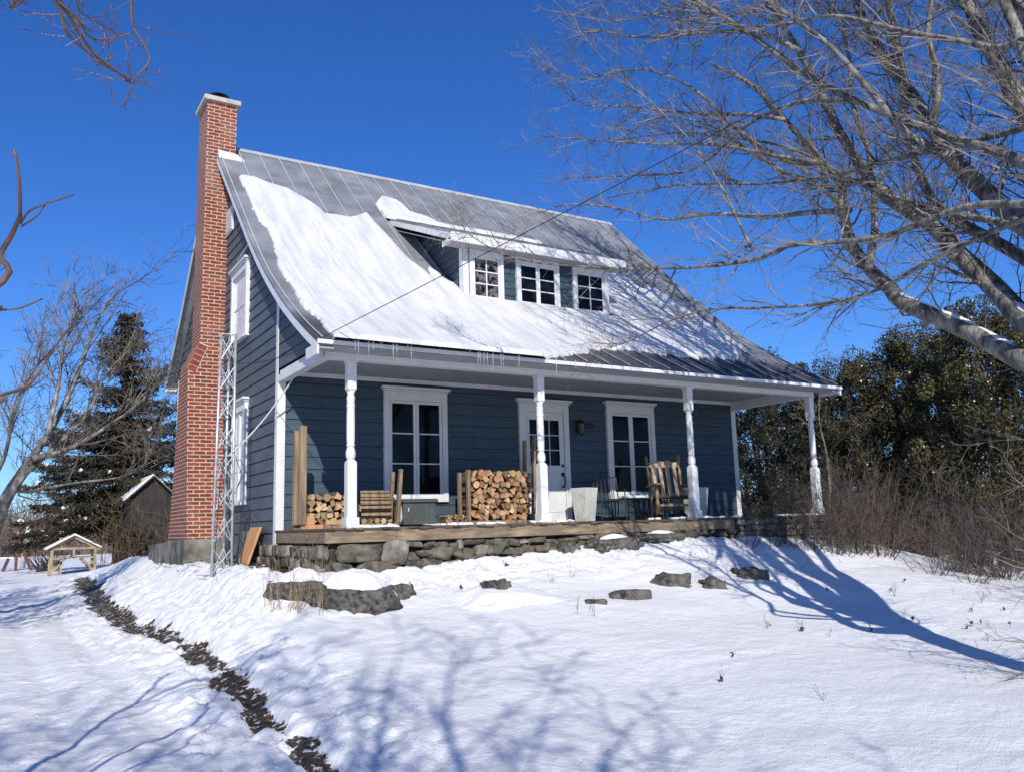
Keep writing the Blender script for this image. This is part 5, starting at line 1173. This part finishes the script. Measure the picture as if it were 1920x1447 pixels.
def cedar(base, h, rad, label, seed, dark=False, n=15000, group=None):
    rs_ = np.random.RandomState(seed); t = thing('cedar_tree', base, label, 'tree', group); base = np.array(base, float)
    stems = []; nst = rs_.randint(3, 6); mb = MB()
    for k in range(nst):
        a = rs_.uniform(0, 2*PI); tp = base+np.array((math.cos(a)*rad*.45, math.sin(a)*rad*.45, h*rs_.uniform(.78, .95))); mid = base+np.array((math.cos(a)*rad*.2, math.sin(a)*rad*.2, h*.45))
        mb.tube(catmull([base+(math.cos(a)*.15, math.sin(a)*.15, -.2), mid, tp], 4), np.linspace(.09, .015, 9), 6); stems.append((mid, tp))
    mb.build('trunk', M['darkwood'], t)
    cl = []
    for k in range(int(150*h/6)):
        f = rs_.uniform(.06, 1)**.85; a = rs_.uniform(0, 2*PI); env = rad*(math.sin(PI*min(1, (f*.82+.12)))**.55)*rs_.uniform(.55, 1.08); z = h*f*rs_.uniform(.93, 1.0)
        cl.append((base+np.array((math.cos(a)*env, math.sin(a)*env, z)), rs_.uniform(.14, .38)))
    per = n//len(cl); C = []
    for c, s in cl:
        v = rs_.normal(size=(per, 3)); v /= np.linalg.norm(v, axis=1)[:, None]; C.append(c+v*(rs_.uniform(.35, 1, per)**.5*s)[:, None]*np.array((1, 1, 1.25)))
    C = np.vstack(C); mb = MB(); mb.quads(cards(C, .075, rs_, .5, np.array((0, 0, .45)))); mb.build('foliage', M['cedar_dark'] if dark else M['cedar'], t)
    SN = [c+np.array((rs_.normal(0, s*.5), rs_.normal(0, s*.5), s*.6)) for c, s in cl if rs_.rand() < .6 for _ in range(4)]
    mb = MB(); mb.quads(cards(np.array(SN), .05, rs_, .8)); tag(mb.build('snow_flecks', M['snow'], t), kind='stuff')
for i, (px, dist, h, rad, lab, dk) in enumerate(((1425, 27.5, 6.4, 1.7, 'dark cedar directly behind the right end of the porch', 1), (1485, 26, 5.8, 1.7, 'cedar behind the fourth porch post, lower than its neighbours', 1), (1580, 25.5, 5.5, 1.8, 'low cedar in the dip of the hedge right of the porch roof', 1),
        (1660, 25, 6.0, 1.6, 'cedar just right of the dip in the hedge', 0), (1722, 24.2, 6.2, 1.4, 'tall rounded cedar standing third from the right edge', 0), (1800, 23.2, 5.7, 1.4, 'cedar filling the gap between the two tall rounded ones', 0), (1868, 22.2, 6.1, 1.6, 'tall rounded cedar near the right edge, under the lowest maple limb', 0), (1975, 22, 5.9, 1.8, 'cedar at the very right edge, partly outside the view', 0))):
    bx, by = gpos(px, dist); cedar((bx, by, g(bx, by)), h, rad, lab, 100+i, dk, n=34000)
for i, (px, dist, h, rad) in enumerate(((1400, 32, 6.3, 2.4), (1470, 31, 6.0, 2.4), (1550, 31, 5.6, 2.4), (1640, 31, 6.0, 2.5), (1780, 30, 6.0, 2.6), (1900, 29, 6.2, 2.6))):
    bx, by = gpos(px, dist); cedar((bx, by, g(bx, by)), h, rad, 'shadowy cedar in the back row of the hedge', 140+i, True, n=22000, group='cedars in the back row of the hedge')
for i, (px, dist, h) in enumerate(((1540, 24, 5.4), (1600, 25, 5.5), (1565, 28, 6.2))):
    bx, by = gpos(px, dist); bare_tree((bx, by, g(bx, by)), h, 'thin bare sapling rising above the low part of the cedar hedge', 200+i, r=.05, spread=.4, nl=14, lvl=2, minr=.005, dens=2.2, group='saplings above the hedge dip')

cedar((-7.4, 3.6, -1.5), 6.5, 1.8, 'dense cedar left of the driveway whose shadow crosses the snow', 190, True, n=6000)
# --- brush thicket right of the porch
protos = []
for k in range(4):
    rnd = random.Random(300+k); t = thing('dry_shrub', (0, 0, 0), 'tangled leafless shrub in the brown thicket right of the porch', 'shrub', 'leafless shrubs in the thicket'); S = []
    for j in range(13):
        a = rnd.uniform(0, 2*PI); el = rnd.uniform(.7, 1.5); rr_ = rnd.uniform(0, .3)
        grow(S, (math.cos(a)*rr_, math.sin(a)*rr_, -.1), (math.cos(a)*math.cos(el), math.sin(a)*math.cos(el), math.sin(el)), rnd.uniform(1.0, 2.3), rnd.uniform(.007, .014), 2, rnd, trop=.01, seg=.16, jit=.13, minr=.0028, dens=1.3, ratio=(.25, .5))
    mb = MB(); mb.segs(S, 3); mb.build('stems', M['brush'], t); protos.append(t)
rnd = random.Random(17); spots = []
for k in range(42):
    px = rnd.uniform(1405, 1990); f = (px-1400)/560
    ypx = 1030+62*f**1.3-rnd.uniform(0, 1)**1.5*36; c = None
    dist = np.interp(px, [1400, 1560, 1700, 1920, 1990], [17.0, 17.5, 17.8, 15.6, 15.0])+rnd.uniform(-.9, 3.8)
    bx, by = gpos(px, dist)
    if bx < 10.8 and by > -2.75: by = -2.9-rnd.random()*.5
    spots.append((bx, by, rnd.uniform(.62, 1.08)))
for (bx, by, s) in ((8.15, -2.95, .62), (8.6, -2.85, .55), (9.15, -3.1, .62), (9.7, -2.9, .6), (10.1, -3.2, .85), (9.4, -3.4, .6), (8.9, -3.2, .7), (9.9, -2.9, .95), (10.6, -2.9, 1.0), (10.9, -2.2, 1.0), (10.4, -3.5, .8), (11.2, -3.0, 1.05), (7.6, -2.95, .45), (11.0, -1.2, 1.0), (11.3, -.2, 1.0)): spots.append((bx, by, s))
for k, (bx, by, s) in enumerate(spots):
    if k < 4: o = protos[k]; o.location = (bx, by, g(bx, by)); o.rotation_euler = (0, 0, rnd.uniform(0, 6)); o.scale = (s,)*3
    else: dup(protos[k % 4], (bx, by, g(bx, by)), rnd.uniform(0, 6), s)
# --- stalks in front of the boulder and small weeds
def stalks(px, py, n, wpx, h, label, seed, m='dry', name='dry_stalks', lvl=1, r=.0035):
    rnd = random.Random(seed); c = gp(px, py); t = thing(name, c, label, 'dry plant'); S = []
    for k in range(n):
        q = gp(px+rnd.uniform(-wpx, wpx), py+rnd.uniform(-8, 8)); a = rnd.uniform(0, 2*PI); e = rnd.uniform(.05, .28)
        grow(S, (q[0], q[1], q[2]-.03), (math.cos(a)*e, math.sin(a)*e, 1), h*rnd.uniform(.45, 1.05), r*rnd.uniform(.7, 1.2), lvl, rnd, trop=.0, seg=.1, jit=.05, minr=.0016, dens=1.0, ratio=(.15, .3))
    mb = MB(); mb.segs(S, 3); mb.build('stems', M[m], t)
stalks(550, 1140, 44, 58, .82, 'clump of tall dry stalks in front of the largest boulder', 1)
stalks(1098, 1155, 5, 18, .28, 'small frozen plant with curled stems left of the rock row', 2, 'darkwood', lvl=1, r=.004)
rnd = random.Random(4)
for k in range(52):
    px, py = (rnd.uniform(760, 1560), rnd.uniform(1050, 1120)) if k < 18 else ((rnd.uniform(1480, 1900), rnd.uniform(1070, 1200)) if k < 48 else (rnd.uniform(900, 1900), rnd.uniform(1180, 1330)))
    c = gp(px, py); t = thing('weed_stem', c, 'thin dry weed stem poking up through the open snow', 'dry plant', 'weed stems in the open snow'); S = []
    for j in range(rnd.randint(1, 3)): grow(S, (c[0]+rnd.uniform(-.03, .03), c[1], c[2]-.03), (rnd.uniform(-.3, .3), rnd.uniform(-.3, .3), 1), rnd.uniform(.06, .22), .0028, 1, rnd, seg=.05, minr=.0016, jit=.15)
    mb = MB(); mb.segs(S, 3)
    if rnd.random() < .4: mb.quads(cards(np.array([c+(0, 0, .05), c+(0.02, 0, .03)]), .06, NP, .8))
    mb.build('stems', M['brush'] if rnd.random() < .6 else M['brown'], t)
# dead grass in the bare strip (uncountable)
rs_ = np.random.RandomState(8); n = 13000; yy = rs_.uniform(-10, 13, n); xx = np.interp(-yy, -STRIP[:, 1], STRIP[:, 0])+rs_.normal(0, .22, n)
sdv = strip_dist(xx, yy)+(fbm(xx*4.2+60, yy*3.4, 4)-.5)*.44; wv = np.interp(yy, [-14, -9.5, -7.5, -4, 0, 6, 12, 15], [-.03, .04, .08, .11, .14, .22, .24, 0])
keep = (sdv < wv+.02) & (fbm(xx*5, yy*5, 2) > .50); xx, yy = xx[keep], yy[keep]; zz = ground(xx, yy)
C = np.stack([xx, yy, zz+.01], 1); mb = MB(); up = np.stack([rs_.normal(0, 1, len(xx)), rs_.normal(0, 1, len(xx)), np.full(len(xx), .15)], 1)
mb.quads(cards(C, .042, rs_, .14, up)); M['grass'] = noisy('dead_grass', (.035, .024, .012), (.17, .12, .06), 3, .9, 0)
tag(mb.build('dead_grass', M['grass'], None), 'flattened brown grass in the bare strip along the driveway edge', 'grass', kind='stuff')
# debris at the chimney foot
mb = MB(); rnd = random.Random(6); S = []
for k in range(110):
    x = rnd.uniform(-1.0, -.1); y = rnd.uniform(-.3, 5.5); z = g(x, y)+.02; a = rnd.uniform(0, 2*PI); l = rnd.uniform(.08, .35); S.append((x, y, z, x+math.cos(a)*l, y+math.sin(a)*l, z+rnd.uniform(0, .08), .005, .003))
mb.segs(S, 4); tag(mb.build('leaf_litter', M['brush'], None), 'dead leaves and sticks at the foot of the chimney footing', 'litter', kind='stuff')

# ------------------------------------------------------------------ left background things
bx, by = gpos(285, 31); zg = g(bx, by)
sh = thing('old_shed', (bx, by, zg), 'dark weathered shed with snowy gable roof beside the chimney', 'shed'); ang = -YAW*.2
mb = MB(); hw, dpt, ht, pk = .68, 3.0, 2.3, 2.95
pl = [(-hw, -.3), (hw, -.3), (hw, ht), (0, pk), (-hw, ht)]; P = [(bx+u, by, zg+v) for u, v in pl]+[(bx+u, by+dpt, zg+v) for u, v in pl]
mb.add(P, [(0, 1, 2, 3, 4), (9, 8, 7, 6, 5)]+[(j, 5+j, 5+(j+1) % 5, (j+1) % 5) for j in range(5)])
for i in range(14): mb.box(bx-hw+i*.15+.07, bx-hw+i*.15+.085, by-.012, by-.001, zg, zg+ht)
mb.build('shed_wall', M['grey_barnwood'], sh)
for nm, m_, off, e in (('shed_roof', 'grey_barnwood', .0, 0), ('roof_snow', 'snow', .058, .22)):
    mb = MB()
    for sg in (-1, 1): 
        a0 = (bx+sg*(hw+.18), zg+ht-.12+off); a1 = (bx, zg+pk+.05+off)
        mb.hexa([(a0[0], by-.15+e, a0[1]), (a1[0], by-.15+e, a1[1]), (a1[0], by+dpt+.1, a1[1]), (a0[0], by+dpt+.1, a0[1]), (a0[0], by-.15+e, a0[1]+.06), (a1[0], by-.15+e, a1[1]+.06), (a1[0], by+dpt+.1, a1[1]+.06), (a0[0], by+dpt+.1, a0[1]+.06)])
    mb.build(nm, M[m_], sh)
mb = MB(); mb.box(bx-1.0, bx+.3, by-.3, by-.02, zg+.3, zg+.55); mb.box(bx-.9, bx-.3, by-.05, by-.013, zg+.7, zg+1.2); mb.build('window', M['black'], sh)
# climbing stems on the shed
vt = thing('climbing_vine', (bx, by-.4, zg), 'leafless brown vines hanging over the front of the shed', 'vine'); S = []; rnd = random.Random(12)
for k in range(30): grow(S, (bx+rnd.uniform(-1.6, 1.2), by-rnd.uniform(.3, 1.1), zg-.1), (rnd.uniform(-.25, .25), rnd.uniform(-.1, .1), 1), rnd.uniform(1.0, 2.7), .014, 1, rnd, trop=.0, seg=.2, minr=.006, jit=.12)
M['vine'] = noisy('vine_stem', (.05, .034, .02), (.18, .12, .065), 3, .9, 0)
mb = MB(); mb.segs(S, 3); mb.build('stems', M['vine'], vt)
# small open pine frame with a pitched top
bx, by = gpos(143, 31); zg = g(bx, by); t = thing('timber_playhouse', (bx, by, zg), 'small open playhouse of pale timber with a snow dusted pitched roof', 'playhouse')
w2, dp2, hh, pk = .62, .9, .80, 1.16
def seg_(mb, a, b_, w_=.06): mb.bar((bx+a[0], by+a[1], zg+a[2]), (bx+b_[0], by+b_[1], zg+b_[2]), w_, w_)
for (u, v) in ((-w2, 0), (w2, 0), (-w2, dp2), (w2, dp2)): mb = MB(); seg_(mb, (u, v, -.1), (u, v, hh), .08); mb.build('corner_post', M['pine_frame'], t)
for v in (0, dp2):
    mb = MB(); seg_(mb, (-w2, v, hh), (w2, v, hh), .07); seg_(mb, (-w2, v, .5), (w2, v, .5)); seg_(mb, (-w2-.15, v, hh-.05), (0, v, pk), .08); seg_(mb, (w2+.15, v, hh-.05), (0, v, pk), .08)
    seg_(mb, (-w2, v, .05), (-w2+.4, v, .5)); seg_(mb, (w2, v, .05), (w2-.4, v, .5)); seg_(mb, (0, v, .5), (0, v, hh)); seg_(mb, (-.35, v, .0), (-.35, v, .5)); seg_(mb, (-.35, v, hh), (-.35, v, 1.15), .04)
    mb.build('wall_frame', M['pine_frame'], t)
mb = MB()
for sg in (-1, 1): P = [(bx+sg*(w2+.18), by+v, zg+hh-.02) for v in (-.15, dp2+.15)]+[(bx, by+v, zg+pk+.06) for v in (dp2+.15, -.15)]; mb.add(P+[(a, b_, c+.05) for a, b_, c in P], [(0, 1, 2, 3), (7, 6, 5, 4), (0, 4, 5, 1), (1, 5, 6, 2), (2, 6, 7, 3), (3, 7, 4, 0)])
mb.build('playhouse_roof', M['snow'], t)
# swing frame
bx, by = gpos(12, 38); zg = g(bx, by); t = thing('swing_frame', (bx, by, zg), 'red brown timber swing frame at the far left horizon', 'swing frame')
for u in (-1.0, .45):
    mb = MB(); mb.bar((bx+u, by, zg+1.25), (bx+u-.45, by-.1, zg-.1), .1, .1); mb.bar((bx+u, by, zg+1.25), (bx+u+.55, by-.1, zg-.1), .1, .1); mb.bar((bx+u, by, zg+1.25), (bx+u, by, zg-.1), .1, .1); mb.build('leg_frame', M['red_frame'], t)
mb = MB(); mb.bar((bx-1.3, by, zg+1.27), (bx+.8, by, zg+1.27), .1, .12); mb.build('top_beam', M['red_frame'], t)
mb = MB(); mb.bar((bx-.9, by-.1, zg+.5), (bx+.35, by-.1, zg+.5), .12, .06); mb.build('seat_plank', M['snow'], t)
# pale post/trunk
bx, by = gpos(52, 40); zg = g(bx, by); mb = MB(); mb.tube([(bx-.05, by, zg-.2), (bx+.0, by, zg+.8), (bx+.1, by, zg+1.75)], [.10, .09, .085], 9)
M['birch'] = noisy('birch_bark', (.35, .33, .30), (.6, .58, .54), 6, .8, .2); tag(mb.build('birch_stump', M['birch'], None, smooth=True), 'pale broken birch trunk between the swing frame and the playhouse', 'tree trunk')
# woven brush pile
S = []; rnd = random.Random(31)
for k in range(60): 
    bx, by = gpos(rnd.uniform(78, 112), 36+rnd.uniform(-.5, 1.5)); zg = g(bx, by); a = rnd.uniform(0, 2*PI); S.append((bx, by, zg, bx+math.cos(a)*.5, by+math.sin(a)*.3, zg+rnd.uniform(.1, .8), .02, .012))
mb = MB(); mb.segs(S, 3); tag(mb.build('brush_pile', M['brush'], None), 'low pile of cut branches left of the playhouse', 'brush pile')
# far wood line: one uncountable mass
S = []; rnd = random.Random(2); rs_ = np.random.RandomState(2)
for k in range(1500):
    px = rnd.uniform(-260, 360) if k < 900 else rnd.uniform(1200, 2300); dist = rnd.uniform(62, 95) if k < 900 else rnd.uniform(48, 70)
    bx, by = gpos(px, dist); zg = -1.8; h = rnd.uniform(2.2, 4.6)*(1 if k < 900 else .9); tx = rnd.gauss(0, .3)
    S.append((bx, by, zg, bx+tx, by, zg+h, .05, .02))
    for j in range(9): f = rnd.uniform(.2, 1); a = rnd.uniform(-1.2, 1.2); l = rnd.uniform(.4, 1.3); S.append((bx+tx*f, by, zg+h*f, bx+tx*f+math.sin(a)*l, by+rnd.uniform(-.5, .5), zg+h*f+abs(math.cos(a))*l*.8, .03, .012))
mb = MB(); mb.segs(S, 3); tag(mb.build('far_wood', M['farwood'], None), 'hazy brown line of leafless woods at the horizon', 'woods', kind='stuff')
mb = MB(); pts = []
for k in range(60):
    az = -1.2+2.9*k/59; d_ = 130; pts.append((CAM[0]+d_*math.sin(az), CAM[1]+d_*math.cos(az)))
P = []
for i, (x, y) in enumerate(pts): hh = 2.6+1.2*math.sin(i*.5)+.8*math.sin(i*1.3+1); P += [(x, y, -9), (x, y, hh*.7-.2)]
mb.add(P, [(2*i, 2*i+2, 2*i+3, 2*i+1) for i in range(len(pts)-1)]); M['hill'] = noisy('wooded_hill', (.07, .055, .05), (.13, .105, .095), .6, .95, 0)
tag(mb.build('hills', M['hill'], None), kind='structure')

# ------------------------------------------------------------------ light and world
SX, SY, SZ = .45, 1.0, -.70
world = bpy.data.worlds.new('World'); scene.world = world; world.use_nodes = True; nt = world.node_tree; L = nt.links.new
sky = nt.nodes.new('ShaderNodeTexSky'); sky.sky_type = 'NISHITA'; sky.sun_disc = False
el = math.atan2(.70, math.hypot(SX, SY)); sky.sun_elevation = el; sky.sun_rotation = math.atan2(-SX, -SY) % (2*PI)
sky.air_density = 1.0; sky.dust_density = .2; sky.ozone_density = 3.0; sky.altitude = 200
hs = nt.nodes.new('ShaderNodeHueSaturation'); hs.inputs['Saturation'].default_value = 1.22; hs.inputs['Value'].default_value = 1.0
bg = nt.nodes['Background']; bg.inputs['Strength'].default_value = .098
tint = nt.nodes.new('ShaderNodeMixRGB'); tint.blend_type = 'MULTIPLY'; tint.inputs[0].default_value = 1; tint.inputs[2].default_value = (.645, .925, 1.47, 1)
L(sky.outputs[0], hs.inputs['Color']); L(hs.outputs[0], tint.inputs[1]); L(tint.outputs[0], bg.inputs['Color'])
sl = bpy.data.lights.new('sun', 'SUN'); sl.energy = 5.0; sl.angle = math.radians(.45); sl.color = (1, .95, .86)
so = bpy.data.objects.new('sun', sl); COL.objects.link(so); so.rotation_euler = Vector((SX, SY, SZ)).to_track_quat('-Z', 'Y').to_euler()
scene.view_settings.view_transform = 'Standard'; scene.view_settings.look = 'None'; scene.view_settings.exposure = 0
scene.cycles.max_bounces = 6; scene.cycles.diffuse_bounces = 2
